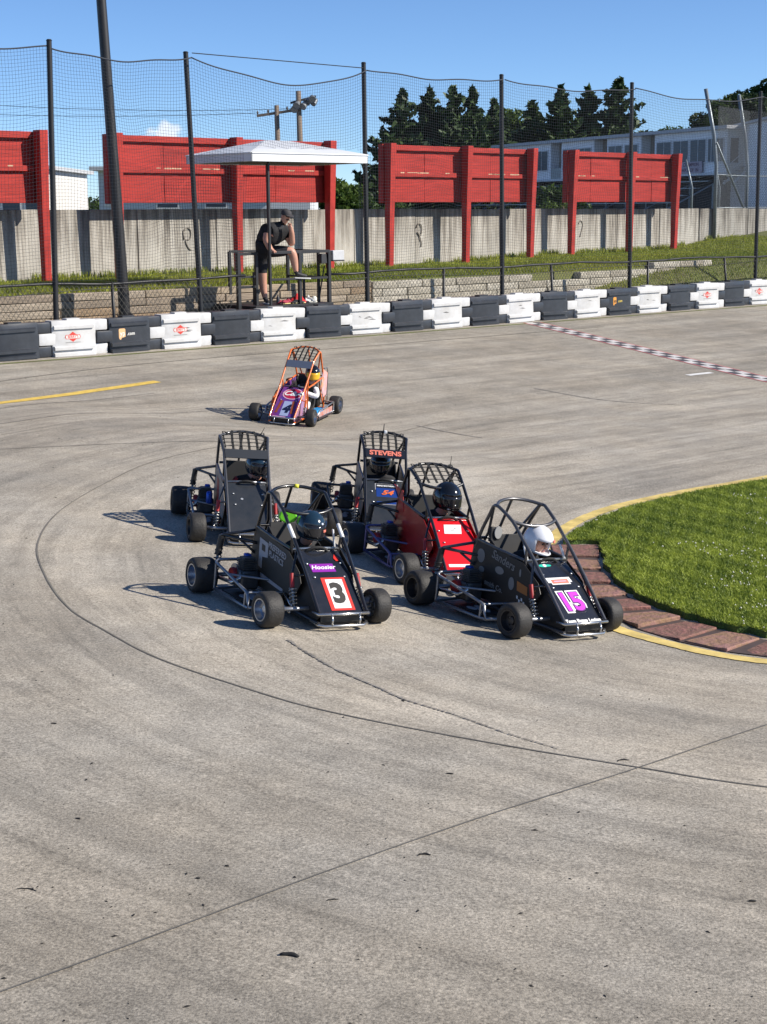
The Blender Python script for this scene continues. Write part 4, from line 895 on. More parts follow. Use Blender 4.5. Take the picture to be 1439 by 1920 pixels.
# sunlit end wall with its window and the outside stair
def eb(name, o0, o1, d0, d1, z0_, z1_, m, bev=0): return fb(name, .5 - d1, .5 - d0, -o1, -o0, z0_, z1_, m, bev=bev)
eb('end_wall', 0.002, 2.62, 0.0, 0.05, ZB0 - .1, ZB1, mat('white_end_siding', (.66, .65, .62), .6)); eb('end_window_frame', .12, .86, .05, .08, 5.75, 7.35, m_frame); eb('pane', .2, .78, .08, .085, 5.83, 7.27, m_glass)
for k in range(9):
    o_ = 2.2 - k * .28; eb('stair_tread', o_ - .26, o_, .2, 1.0, 6.35 - k * .2, 6.40 - k * .2, m_steel)
for d in (.15, 1.02):
    for dz in (0, .85):
        q = MB(); P0_, P1_ = F0 + FD * (.5 - d) - FN * 2.3 + Vector((0, 0, 6.5 + dz)), F0 + FD * (.5 - d) + FN * .25 + Vector((0, 0, 4.6 + dz)); q.tube([P0_ - pl_, P1_ - pl_], .07 if dz == 0 else .03, 6); q.build('stair_rail', m_frame, pb_)
for t in np.arange(1, 30, 3.2):
    for o_ in (-2.3, -.2): fb('support_column', t, t + .2, o_ - .2, o_, 1.4, ZB0 - .17, m_dark)
fb('back_screen', .6, 30, -2.55, -2.5, 1.4, ZB0 - .17, m_dark)
sg = fb('banner', 2.75, 6.1, .13, .16, 5.28, 5.98, mat('banner_cloth', (.50, .42, .46), .7, var=.12)); m_bl = mat('banner_letters', (.16, .08, .12), .7)
text('lettering', 'M A D  CHAMPION', pb_, F0 + FD * 4.42 + FN * .166 + Vector((0, 0, 5.79)) - pl_, -FD, (0, 0, 1), .3, m_bl, off=.006, sx=1.05)
text('lettering', 'SPEEDWAY  OF  IN', pb_, F0 + FD * 4.42 + FN * .166 + Vector((0, 0, 5.47)) - pl_, -FD, (0, 0, 1), .3, m_bl, off=.006, sx=1.05)
# bleachers under it
gs = empty('bleachers', F0 + FN * 4 + Vector((0, 0, 1.4))); gl = Vector(gs.location); tag(gs, 'grey bleacher rows in the shade below the press box', 'bleachers')
for k in range(8):
    fb('bench_plank', 1.2, 30, .5 + k * .85, .5 + k * .85 + .28, 4.75 - k * .42, 4.80 - k * .42, m_steel, gs, gl); fb('foot_plank', 1.2, 30, .85 + k * .85, 1.2 + k * .85, 4.35 - k * .42, 4.39 - k * .42, m_dark, gs, gl)
for t in np.arange(1.2, 30, 2.4):
    q = MB(); a = F0 + FD * t + FN * .4; e = F0 + FD * t + FN * 7.2; q.tube([a + Vector((0, 0, 4.6)) - gl, e + Vector((0, 0, 1.5)) - gl], .05, 6); q.tube([a + Vector((0, 0, 4.6)) - gl, a + Vector((0, 0, 1.4)) - gl], .05, 6); q.tube([a + FN * 3 + Vector((0, 0, 3.1)) - gl, a + FN * 3 + Vector((0, 0, 1.4)) - gl], .05, 6); q.build('bleacher_frame', m_steel, gs)
def house(name, label, x0, x1, y0, y1, z1_, wins_, roof=True, m=None):
    root = empty(name, ((x0 + x1) / 2, y0, 1.4)); rl = Vector(root.location); m = m or m_wsid
    def B(nm, a, e, c, d, z0_, z2, mm): q = MB(); q.box(Vector(((a + e) / 2, (c + d) / 2, (z0_ + z2) / 2)) - rl, (e - a, d - c, z2 - z0_)); return q.build(nm, mm, root)
    B('wall', x0, x1, y0, y1, 1.4, z1_, m)
    if roof: B('roof', x0 - .25, x1 + .25, y0 - .35, y1 + .3, z1_ + .004, z1_ + .14, m_roofg)
    for (a, e, za, zb) in wins_:
        w = B('window', a, e, y0 - .04, y0 - .004, za, zb, m_frame); B('pane', a + .05, e - .05, y0 - .046, y0 - .041, za + .05, zb - .05, m_glass)
    tag(root, label, 'building'); return root
house('trackside_building', 'white flat-roofed building at the far left behind the first board wall', -26, -12.35, 58, 66, 4.75, [(a, a + .72, 3.0, 3.7) for a in np.arange(-20, -13, .85)], m=mat('white_paint_wall', (.66, .65, .62), .6))
house('trackside_building', 'low white building behind the longest board wall and flag stand', -9.9, -2.5, 55, 62, 4.62, [(-9.72, -9.3, 3.42, 4.05)] + [(a, a + .8, 3.30, 3.52) for a in (-7.9, -6.2)], m=mat('pale_blue_wall', (.55, .58, .62), .6))
house('suite_building', 'two-storey white suite building at the right edge beyond the stairs', 21.6, 34, 86, 97, 8.0, [(a, a + .8, 6.1, 7.3) for a in np.arange(21.9, 33, 1.05)] + [(a, a + .8, 3.9, 4.9) for a in np.arange(21.9, 33, 1.05)])

# ================================================================== SPEEDWAY CATCH FENCE
cf = empty('catch_fence', (12, 55, 1.7)); cfl = Vector(cf.location); tag(cf, 'tall grey speedway catch fence with curved masts at the right end of the wall', 'fence')
m_mast = mat('mast_grey', (.20, .23, .25), .45, metal=.5, var=.15)
masts = [((11.32, 53.1), 1.7, (10.85, 53.0), 7.1), ((13.05, 56.0), 1.85, (12.62, 55.9), 7.1), ((15.6, 58.0), 2.0, (15.1, 57.9), 7.1), ((18.2, 60.0), 2.1, (17.7, 59.9), 7.1)]
for (b0, z0_, t0_, z1_) in masts:
    q = MB(); P = [(b0[0], b0[1], z0_), (b0[0] - .01, b0[1], 4.6), (b0[0] - .12, b0[1], 5.6), (t0_[0], t0_[1], z1_)]; q.tube([Vector(p) - cfl for p in P], .065, 8); q.build('mast', m_mast, cf, smooth=True)
q = MB(); q.tube([Vector((11.28, 53.05, 5.35)) - cfl, Vector((13.02, 55.95, 3.0)) - cfl], .04, 8); q.build('brace', m_mast, cf, smooth=True)
lines = []
for i in range(len(masts) - 1):
    a = np.array([*masts[i][0], 0.0]); e = np.array([*masts[i + 1][0], 0.0]); Lb = np.linalg.norm(e - a); d = (e - a) / Lb
    for s in (-1, 1):
        for k in np.arange(-3.0, Lb + 3.0, .10):
            # diagonal from z 3.1 to 6.6 clipped to the bay
            u0, u1 = k, k + 3.4 * s * .8; z0_, z1_ = 3.15, 6.55
            lo, hi = 0.0, 1.0
            if abs(u1 - u0) > 1e-9:
                ta, tb = (0 - u0) / (u1 - u0), (Lb - u0) / (u1 - u0); lo, hi = max(lo, min(ta, tb)), min(hi, max(ta, tb))
            if hi - lo > .02:
                lines.append(np.array([a + d * (u0 + (u1 - u0) * w) + np.array([0, 0, z0_ + (z1_ - z0_) * w]) - np.array(cfl) for w in (lo, hi)]))
V, F = np_tubes(lines, .0045, 3); tag(obj('catch_mesh', np_mesh('catch_mesh', V, F, mat('mesh_grey', (.10, .11, .12), .6)), cf), kind='stuff')
for z in (3.2, 4.3): 
    q = MB(); q.tube([Vector((p[0][0], p[0][1], z)) - cfl for p in masts], .02, 6); q.build('cable', m_mast, cf, smooth=True)
for i, (x0, y0, x1, top) in enumerate(((15.45, 78, 15.1, 5.55), (16.6, 77, 16.25, 5.75))):
    q = MB(); q.tube([(x0, y0, 1.4), (x0, y0, 4.2), (x1, y0, top)], .055, 8); o = q.build('fence_mast', m_mast, smooth=True); tag(o, ('short bent grey fence mast in front of the banner', 'short bent grey fence mast at the right end of the banner')[i], 'mast', 'distant fence masts')

# ================================================================== UTILITY POLES
m_wood = mat('pole_wood', (.20, .15, .11), .9, var=.3, vscale=4, stretch=(3, 3, .3))
up = empty('utility_pole', (-4.86, 75, 1.4)); q = MB(); q.tube([(0, 0, 0), (-.06, 0, 6.7)], [.15, .11], 10); q.build('mast', m_wood, up, smooth=True)
q = MB(); q.box((-.07, 0, 6.35), (1.9, .1, .12), Matrix.Rotation(R(-8), 3, 'Y')); q.build('crossarm', m_wood, up)
q = MB(); q.lathe([(0, 0), (.16, 0), (.17, .6), (0, .65)], 10, 'z', c=(.22, 0, 4.2)); q.build('transformer', m_steel, up, smooth=True, angle=40)
for x in (-.9, -.4, .5): q = MB(); q.lathe([(0, 0), (.04, 0), (.05, .08), (.02, .16), (0, .16)], 8, 'z', c=(-.07 + x, 0, 6.42 + .14 * x)); q.build('insulator', mat('insulator', (.12, .1, .09), .4), up)
for x, dx, dz in ((-1.0, -26, 1.2), (.85, -26, 1.5)):
    q = MB(); q.tube([(-.07 + x + dx * u, 3 * u, 6.45 + .1 * x + dz * u - 1.6 * 4 * u * (1 - u) * .3) for u in np.linspace(0, 1, 14)], .012, 4); q.build('wire', m_ink, up)
tag(up, 'wooden utility pole with a crossarm and transformer above the board wall', 'utility pole')
fp = empty('floodlight_pole', (-3.78, 75, 1.4)); q = MB(); q.tube([(0, 0, 0), (-.1, 0, 7.35)], [.16, .12], 10); q.build('mast', m_wood, fp, smooth=True)
q = MB(); q.box((.12, 0, 6.95), (1.25, .1, .1), Matrix.Rotation(R(-14), 3, 'Y')); q.build('crossarm', m_dark, fp)
for (x, z, y) in ((-.28, 6.62, 0), (-.12, 6.78, -.2), (.22, 6.74, -.2), (.38, 6.95, 0), (.55, 7.06, -.2), (.72, 6.92, 0)):
    q = MB(); q.lathe([(.04, -.08), (.09, -.05), (.15, .1), (.18, .26)], 10, 'y'); q.lathe([(0, .22), (.17, .24)], 10, 'y'); Rm = Matrix.Rotation(R(random.uniform(120, 200)), 3, 'Z') @ Matrix.Rotation(R(-35), 3, 'X'); q.v = [tuple(Rm @ Vector(v) + Vector((x, y, z))) for v in q.v]; q.build('floodlight', m_steel, fp, smooth=True, angle=40)
tag(fp, 'wooden pole carrying a cluster of grey floodlights', 'floodlight pole')
q = MB(); a, e = bp(-4.5, FO, 6.1), bp(-.3, FO, 6.05); q.tube([a + (e - a) * u for u in np.linspace(0, 1, 8)], .009, 4); o = q.build('overhead_cable', m_ink); tag(o, 'thin straight cable above the sagging net behind the flag stand', 'cable')

# ================================================================== TREES
m_bark = mat('bark', (.10, .075, .055), .95, var=.3, vscale=5); m_pine = leaf_mat('pine_needles', (.010, .026, .011), (.060, .100, .030), transl=.12); m_dec = leaf_mat('broad_leaves', (.018, .045, .008), (.11, .17, .03), transl=.3); m_dec2 = leaf_mat('dark_leaves', (.012, .03, .008), (.06, .10, .02), transl=.25)
def leaf_quads(P, size, up=.3):
    n = len(P); a = rng.normal(0, 1, (n, 3)); a /= np.linalg.norm(a, axis=1)[:, None]; c = rng.normal(0, 1, (n, 3)); c -= a * (a * c).sum(1)[:, None]; c /= np.linalg.norm(c, axis=1)[:, None]; s = (size * (.5 + rng.random(n)))[:, None]
    V = np.stack([P - a * s, P + c * s * .5, P + a * s, P - c * s * .5], 1).reshape(-1, 3); return V, np.arange(n * 4).reshape(-1, 4)
def pine(x, y, h, r, label, seed, dens=1.0):
    root = empty('pine_tree', (x, y, 1.4)); g = np.random.default_rng(seed)
    q = MB(); q.tube([(0, 0, 0), (.05, 0, h * .5), (0, 0, h * .98)], [.22, .13, .015], 8); q.build('trunk', m_bark, root, smooth=True)
    P = []; D = []; z = .6; 
    limbs = MB()
    while z < h - .15:
        f = 1 - z / h; rr = r * (f ** .85) * g.uniform(.70, 1.15); nb = max(5, int(9 * (.4 + f)))
        for k in range(nb):
            a = g.uniform(0, 6.283); L_ = rr * g.uniform(.6, 1.18); dirv = np.array([math.cos(a), math.sin(a), 0]); droop = g.uniform(.05, .35) * (f * .8 + .2)
            m_ = max(6, int(L_ * 17 * dens)); u = g.random(m_) ** .7
            C = dirv[None] * (u * L_)[:, None]; C[:, 2] = z - droop * u * L_ * .9 + .28 * L_ * u ** 3
            side = np.array([-dirv[1], dirv[0], 0]); wv = .26 * L_ * (1 - u * .65)
            C = C + side[None] * (g.normal(0, 1, m_) * wv * .55)[:, None] + np.array([0, 0, 1.0])[None] * (g.normal(0, .06, m_) - .08 * np.abs(g.normal(0, 1, m_)))[:, None]
            P.append(C); D.append(np.full(m_, np.clip(.25 + .5 * g.random() + .25 * (L_ > rr), 0, 1)))
            if f > .25 and k % 3 == 0: limbs.tube([(0, 0, z), tuple(dirv * L_ * .8 + np.array([0, 0, z - droop * L_ * .6]))], [.035, .01], 4, cap=False)
        z += .24 + .10 * f
    P = np.concatenate(P); T = np.clip(np.concatenate(D) + g.normal(0, .18, len(P)), 0, 1); V, F = leaf_quads(P, .30); obj('crown', np_mesh('crown', V, F, m_pine, tint=T), root); limbs.build('limbs', m_bark, root, fix=False)
    tag(root, label, 'tree', 'pines beyond the speedway')
pl = [(1.72, 125, 11.2, 2.7, 'ragged pine at the left end of the dark row'), (3.9, 127, 11.6, 2.2, 'second pine from the left end of the dark row'), (5.72, 125, 11.4, 2.4, 'third pine of the dark row, broad at the base'), (7.3, 126, 11.4, 2.0, 'fourth pine of the dark row with a slim tip'), (9.1, 128, 10.6, 1.9, 'shorter pine just left of the middle net pole'), (12.5, 131, 10.7, 2.2, 'short pine right of the bright leafy tree'), (14.65, 129, 11.7, 2.3, 'tall pine rising above the left part of the press box roof'), (17.1, 131, 11.8, 2.2, 'slim pointed pine left of the tallest one'), (19.5, 130, 12.5, 2.7, 'tallest broad pine at the right end of the dark row'), (10.6, 134, 9.6, 2.4, 'dim pine filling the gap behind the row')]
for i in range(9): pl.append((2.2 + i * 2.15 + (i % 3) * .4, 137 + (i % 2) * 2, 8.6 + (i * 7 % 4) * .6, 2.3, ['left end', 'second gap', 'third gap', 'fourth gap', 'middle', 'sixth gap', 'seventh gap', 'eighth gap', 'right end'][i] + ' pine of the dim back row behind the dark pines'))
for i, (x, y, h, r, lab) in enumerate(pl): pine(x, y, h, r * 2.15, lab, 100 + i)
def leafy(name, x, y, h, r, label, seed, m, n=9000, squash=.8, z0_=1.4, group=None):
    root = empty(name, (x, y, z0_)); g = np.random.default_rng(seed); q = MB(); q.tube([(0, 0, 0), (.1, 0, h * .35), (0, .05, h * .7)], [.2, .14, .05], 8)
    cl_ = []
    for k in range(26):
        d = g.normal(0, 1, 3); d /= np.linalg.norm(d); rr = g.uniform(.35, .95); cl_.append((np.array([d[0] * r * rr, d[1] * r * rr, h - r * squash + d[2] * r * squash * rr]), g.uniform(.22, .42) * r, g.uniform(.1, .8)))
    for k in range(7):
        c = cl_[k][0]; q.tube([(0, .02, h * .4), tuple(c)], [.07, .02], 5, cap=False)
    q.build('trunk', m_bark, root, smooth=True)
    P = []; T = []
    for c, rr, tn_ in cl_:
        m_ = n // 26; d = g.normal(0, 1, (m_, 3)); d /= np.linalg.norm(d, axis=1)[:, None]; P.append(c + d * (rr * g.random(m_) ** .33)[:, None] * np.array([1, 1, .75])); T.append(np.clip(tn_ + g.normal(0, .2, m_), 0, 1))
    P = np.concatenate(P); P[:, 2] = np.maximum(P[:, 2], .1); V, F = leaf_quads(P, .13 * max(1, r / 2.2)); obj('crown', np_mesh('crown', V, F, m, tint=np.concatenate(T)), root); tag(root, label, 'tree' if name.endswith('tree') else 'bush', group)
leafy('leafy_tree', 11.2, 138, 10.2, 3.0, 'bright green leafy tree showing between the dark pines', 5, m_dec)
for i, (x, y, h, r, lab) in enumerate([(22.4, 142, 8.4, 3.2, 'rounded green tree just right of the tallest pine'), (25.4, 146, 9.0, 3.2, 'rounded green tree above the middle of the press box roof'), (28.4, 148, 9.4, 3.4, 'rounded green tree left of the curved masts'), (31.0, 150, 9.0, 3.0, 'rounded green tree behind the curved masts')]): leafy('leafy_tree', x, y, h, r, lab, 20 + i, m_dec, 9000, group='leafy trees on the skyline')
for i, (x, y, h, r, lab) in enumerate([(26.3, 122, 10.0, 2.6, 'dark leafy tree right of the first curved mast'), (29.2, 124, 11.2, 3.2, 'dense dark tree behind the last net pole'), (32.3, 126, 12.6, 3.6, 'largest dark tree cut by the right edge')]): leafy('leafy_tree', x, y, h, r, lab, 30 + i, m_dec2, 11000, group='dark trees at the right edge')
pine(28.9, 120, 10.2, 1.5, 'small dark spire behind the last net pole', 140)
leafy('bush', -19.0, 92, 3.0, 2.6, 'dark green bush in the gap between the two left board walls', 41, m_dec2, 7000, .7); leafy('bush', -17.0, 95, 2.9, 2.2, 'smaller bush at the right side of that gap', 42, m_dec, 5000, .7)
leafy('bush', -1.9, 80, 3.1, 1.7, 'green bush right of the flag stand roof', 43, m_dec, 6000, .7); leafy('bush', -.3, 84, 2.6, 1.6, 'dim bush against the post of the middle board wall', 44, m_dec2, 5000, .7)
leafy('bush', 10.2, 88, 2.9, 1.8, 'green bush under the press box seen through the board gap', 45, m_dec, 5000, .7)
# ================================================================== MIDGET RACE CARS
def car_frame(cx, cy, hd):
    h = R(hd); e = .4; gx = (zt(cx + e, cy) - zt(cx - e, cy)) / (2 * e); gy = (zt(cx, cy + e) - zt(cx, cy - e)) / (2 * e)
    n = Vector((-gx, -gy, 1)).normalized(); f = Vector((math.cos(h), math.sin(h), 0)); f = (f - n * f.dot(n)).normalized(); l = n.cross(f)
    # rest on the wheels: mean of surface under the four contacts
    dz = sum(zt(cx + f.x * a + l.x * b_, cy + f.y * a + l.y * b_) - (f.z * a + l.z * b_) for a, b_ in ((.58, -.41), (.58, .46), (-.58, -.45), (-.58, .42))) / 4
    return Matrix(((f.x, l.x, n.x, cx), (f.y, l.y, n.y, cy), (f.z, l.z, n.z, dz), (0, 0, 0, 1)))
m_tyre = mat('tyre_rubber', (0.020, 0.0195, 0.019), 0.62, var=0.5, vscale=9, bump=.25, bscale=70, col2=(.034, .031, .028), spec=.4)
m_rim = mat('rim_aluminium', (0.42, 0.45, 0.50), 0.28, metal=1.0); m_rimb = mat('rim_black', (.02, .02, .022), .35)
m_chr = mat('chrome_tube', (0.55, 0.55, 0.54), 0.25, metal=0.9, var=.12, vscale=9); m_sil = mat('silver_tube', (.30, .31, .33), .35, metal=.7, var=.2, vscale=12)
m_cblk = mat('black_tube', (.012, .012, .014), .28, coat=.4); m_cgry = mat('graphite_tube', (.09, .09, .095), .3, metal=.5, coat=.3); m_org = mat('orange_tube', (.72, .15, .02), .35, coat=.4, var=.1)
m_pblk = mat('black_gloss_panel', (.010, .012, .018), .24, coat=.5, spec=.5, var=.4, vscale=9, col2=(.022, .023, .027)); m_pmat = mat('black_matt_panel', (.022, .021, .020), .5); m_pred = mat('red_gloss_panel', (.62, .008, .012), .28, coat=.4); m_pgry = mat('grey_black_panel', (.022, .027, .033), .35, coat=.25, var=.4, vscale=8, col2=(.036, .038, .042)); m_pdk = mat('dark_grey_panel', (.035, .038, .042), .4, coat=.2)
m_seat = mat('seat_black', (.014, .014, .015), .7, var=.2); m_strap = mat('net_strap', (.012, .012, .012), .8); m_eng = mat('engine_cast', (.10, .10, .10), .45, metal=.6, var=.3, vscale=20); m_engr = mat('engine_red', (.35, .02, .02), .45); m_bolt = mat('bolt_bright', (.8, .8, .78), .25, metal=.6); m_blue = mat('anodised_blue', (.02, .08, .45), .3, metal=.6)
m_spr = mat('spring_steel', (.35, .35, .34), .35, metal=.8)
m_purp = mat('decal_purple', (.25, .02, .34), .4); m_mag = mat('decal_magenta', (.55, .03, .62), .4); m_tea = mat('decal_teal', (.02, .48, .36), .4); m_sal = mat('decal_salmon', (.72, .20, .14), .4); m_dblue = mat('decal_blue', (.012, .045, .22), .35); m_dor = mat('decal_orange', (.75, .16, .04), .4); m_dwh = mat('decal_white', (.78, .78, .76), .4); m_dgr = mat('decal_grey', (.38, .38, .40), .5); m_dred = mat('decal_red', (.62, .03, .02), .4); m_dcr = mat('decal_crimson', (.45, .02, .06), .4); m_dpk = mat('decal_pink', (.70, .42, .55), .4); m_dye = mat('decal_gold', (.72, .42, .06), .4); m_brass = mat('decal_copper', (.40, .14, .03), .5)

def tyre_mesh(r, w):
    q = MB(); h = w / 2; rb = r * .60
    q.lathe([(rb, -h * .80), (r * .70, -h * .98), (r * .80, -h * 1.0), (r * .91, -h * .93), (r * .975, -h * .76), (r * .998, -h * .45), (r, 0), (r * .998, h * .45), (r * .975, h * .76), (r * .91, h * .93), (r * .80, h * 1.0), (r * .70, h * .98), (rb, h * .80), (rb * .97, 0)], 36, 'y', close=True); return q.mesh('tyre', m_tyre, smooth=True, angle=50)
def rim_mesh(r, w, m):
    q = MB(); h = w / 2; rb = r * .61
    for s in (-1, 1):
        q.lathe([(rb * 1.06, s * h * .86), (rb * 1.04, s * h * .93), (rb * .94, s * h * .92), (rb * .90, s * h * .6), (rb * .80, s * h * .34), (rb * .42, s * h * .30), (rb * .36, s * h * .50), (rb * .14, s * h * .55), (0, s * h * .55)], 28, 'y')
        for k in range(5):
            a = 2 * math.pi * k / 5; q.lathe([(.007, s * h * .3), (.007, s * h * .42), (0, s * h * .42)], 6, 'y', c=(rb * .6 * math.cos(a), 0, rb * .6 * math.sin(a)))
    return q.mesh('rim', m, smooth=True, angle=35)
TY = {}
def wheel(root, x, y, r, w, steer, m):
    key = (r, w, m.name)
    if key not in TY: TY[key] = (tyre_mesh(r, w), rim_mesh(r, w, m))
    e = empty('wheel', (x, y, r), parent=root); e.rotation_euler = (random.uniform(-.03, .03), random.uniform(0, 1), R(steer)) if False else (0, 0, R(steer))
    obj('tyre', TY[key][0], e); ri = obj('rim', TY[key][1], e); ri.rotation_euler = (0, random.uniform(0, 6), 0)

def coil(p0, p1, r, turns, wire):
    p0, p1 = Vector(p0), Vector(p1); d = (p1 - p0); n = d.normalized(); a = n.orthogonal().normalized(); b_ = n.cross(a); k = int(turns * 9)
    return [p0 + d * (i / k) + (a * math.cos(2 * math.pi * turns * i / k) + b_ * math.sin(2 * math.pi * turns * i / k)) * r for i in range(k + 1)]

def helmet(parent, c, yaw, pitch, m_shell, visor=None, scale=1.0, m_trim=None, accents=()):
    q = MB(); nu, nv = 28, 20; RX, RY, RZ = .128 * scale, .108 * scale, .128 * scale
    def pt(i, j, k=1.0):
        th = 2 * math.pi * i / nu; ph = math.pi * j / nv; d = Vector((math.sin(ph) * math.cos(th), math.sin(ph) * math.sin(th), math.cos(ph)))
        p = Vector((d.x * RX, d.y * RY, d.z * RZ)) * k
        if d.z < -.1 and d.x > 0: p.x += .028 * scale * min(1, (-.1 - d.z) * 2.2) * d.x      # chin bar
        if d.z < -.55: p.z = -RZ * (.55 + .3 * (-d.z - .55)) * k
        return p, d
    def opening(d): return d.x > .42 and -.42 < d.z < .30
    vs_ = [pt(i, j)[0] for j in range(nv + 1) for i in range(nu)]; fs = []; vis = []
    for j in range(nv):
        for i in range(nu):
            i2 = (i + 1) % nu; f = (j * nu + i, j * nu + i2, (j + 1) * nu + i2, (j + 1) * nu + i)
            d = sum((pt(a, b_)[1] for a, b_ in ((i, j), (i2, j), (i2, j + 1), (i, j + 1))), Vector()) / 4
            (vis if opening(d) else fs).append(f)
    M = Matrix.Translation(c) @ Matrix.Rotation(R(yaw), 4, 'Z') @ Matrix.Rotation(R(pitch), 4, 'Y')
    q.add([M @ v for v in vs_], fs); h = q.build('helmet', m_shell, parent, smooth=True, fix=True)
    sd = h.modifiers.new('s', 'SOLIDIFY'); sd.thickness = .012; sd.offset = -1
    if visor:
        q = MB(); q.add([M @ (pt(i, j)[0] * 1.012) for j in range(nv + 1) for i in range(nu)], vis); v = q.build('visor', visor, h, smooth=True); sd = v.modifiers.new('s', 'SOLIDIFY'); sd.thickness = .004
    if m_trim:
        q = MB(); q.tube([M @ Vector((.105 * scale, y, -.06 * scale)) for y in (-.07 * scale, -.03, 0, .03, .07 * scale)], .008, 6); q.build('edge_trim', m_trim, h, smooth=True)
    for (yy, zz, w_, hh, mm) in accents:
        q = MB()
        x_ = RX * math.sqrt(max(0, 1 - (yy / RY) ** 2 - (zz / RZ) ** 2)) + .004; q.box((x_, yy, zz), (.008, w_, hh), Matrix.Rotation(math.atan2(yy / RY ** 2, x_ / RX ** 2), 3, 'Z') @ Matrix.Rotation(-math.atan2(zz / RZ ** 2, x_ / RX ** 2), 3, 'Y')); q.v = [tuple(M @ Vector(v)) for v in q.v]; q.build('helmet_sticker', mm, h, bevel=.003)
    return h

def driver(root_m, yc, label, m_suit, m_sleeve, m_glove, hx=.09, hz=.625, hy=0.0, m_shell=None, visor=None, yaw=0, pitch=6, accents=(), face=False, m_pants=None, trim=None, hs=1.0):
    m_pants = m_pants or m_suit; y = yc + hy * .6
    J = [(-.12, yc, .17, (.085, .10)), (-.10, yc + hy * .2, .29, (.085, .105)), (-.03, yc + hy * .6, .42, (.085, .115)), (.03, yc + hy * .9, .505, .05), (hx - .01, yc + hy, hz - .05, .055), (hx, yc + hy, hz, (.072, .078)), (hx, yc + hy, hz + .05, (.06, .066))]
    B = [(0, 1), (1, 2), (2, 3), (3, 4), (4, 5), (5, 6)]
    for s in (-1, 1):
        k = len(J); J += [(-.02, y + s * .125, .455, .05), (.08, y + s * .185, .345, .042), (.20, yc + s * .115, .415, .034), (.235, yc + s * .095, .445, .032), (.255, yc + s * .075, .425, .016), (.262, yc + s * .105, .418, .015), (.225, yc + s * .07, .46, .014)]
        B += [(2, k), (k, k + 1), (k + 1, k + 2), (k + 2, k + 3), (k + 3, k + 4), (k + 3, k + 5), (k + 3, k + 6)]
        k = len(J); J += [(-.04, yc + s * .075, .15, .075), (.27, yc + s * .10, .25, .056), (.52, yc + s * .09, .13, .042), (.60, yc + s * .09, .145, .036)]
        B += [(0, k), (k, k + 1), (k + 1, k + 2), (k + 2, k + 3)]
    def pick(c, bi, t):
        if bi in (3, 4, 5): return 3
        l = (bi - 6) % 11 if bi >= 6 else -1
        if l in (1, 2): return 1
        if l in (3, 4, 5, 6): return 2
        if l in (7, 8, 9, 10): return 4
        return 0
    me = skin_mesh(J, B, [m_suit, m_sleeve, m_glove, m_skin, m_pants], pick, sub=2)
    p = obj('person', me, mw=root_m); tag(p, label, 'person', 'drivers in the race cars')
    helmet(p, Vector((hx + .005, yc + hy, hz + .005)), yaw, pitch, m_shell, visor, hs, trim, accents)
    if face:
        M = Matrix.Translation((hx, yc + hy, hz)) @ Matrix.Rotation(R(yaw), 4, 'Z') @ Matrix.Rotation(R(pitch), 4, 'Y')
        def fpart(nm, q, m): q.v = [tuple(M @ Vector(v)) for v in q.v]; q.build(nm, m, p, smooth=True)
        q = MB(); q.tube([(.066, 0, .02), (.092, 0, -.018), (.076, 0, -.024)], [.006, .012, .008], 8); fpart('nose', q, m_skin)
        for s in (-1, 1): q = MB(); q.lathe([(0, -.004), (.008, -.003), (.010, 0), (.008, .004), (0, .005)], 8, 'x', c=(.071, s * .026, .012)); fpart('eye', q, m_ink)
        q = MB(); q.tube([(.072, -.02, -.048), (.08, 0, -.05), (.072, .02, -.048)], .005, 6); fpart('mouth', q, mat('lips', (.4, .14, .12), .5))
    return p

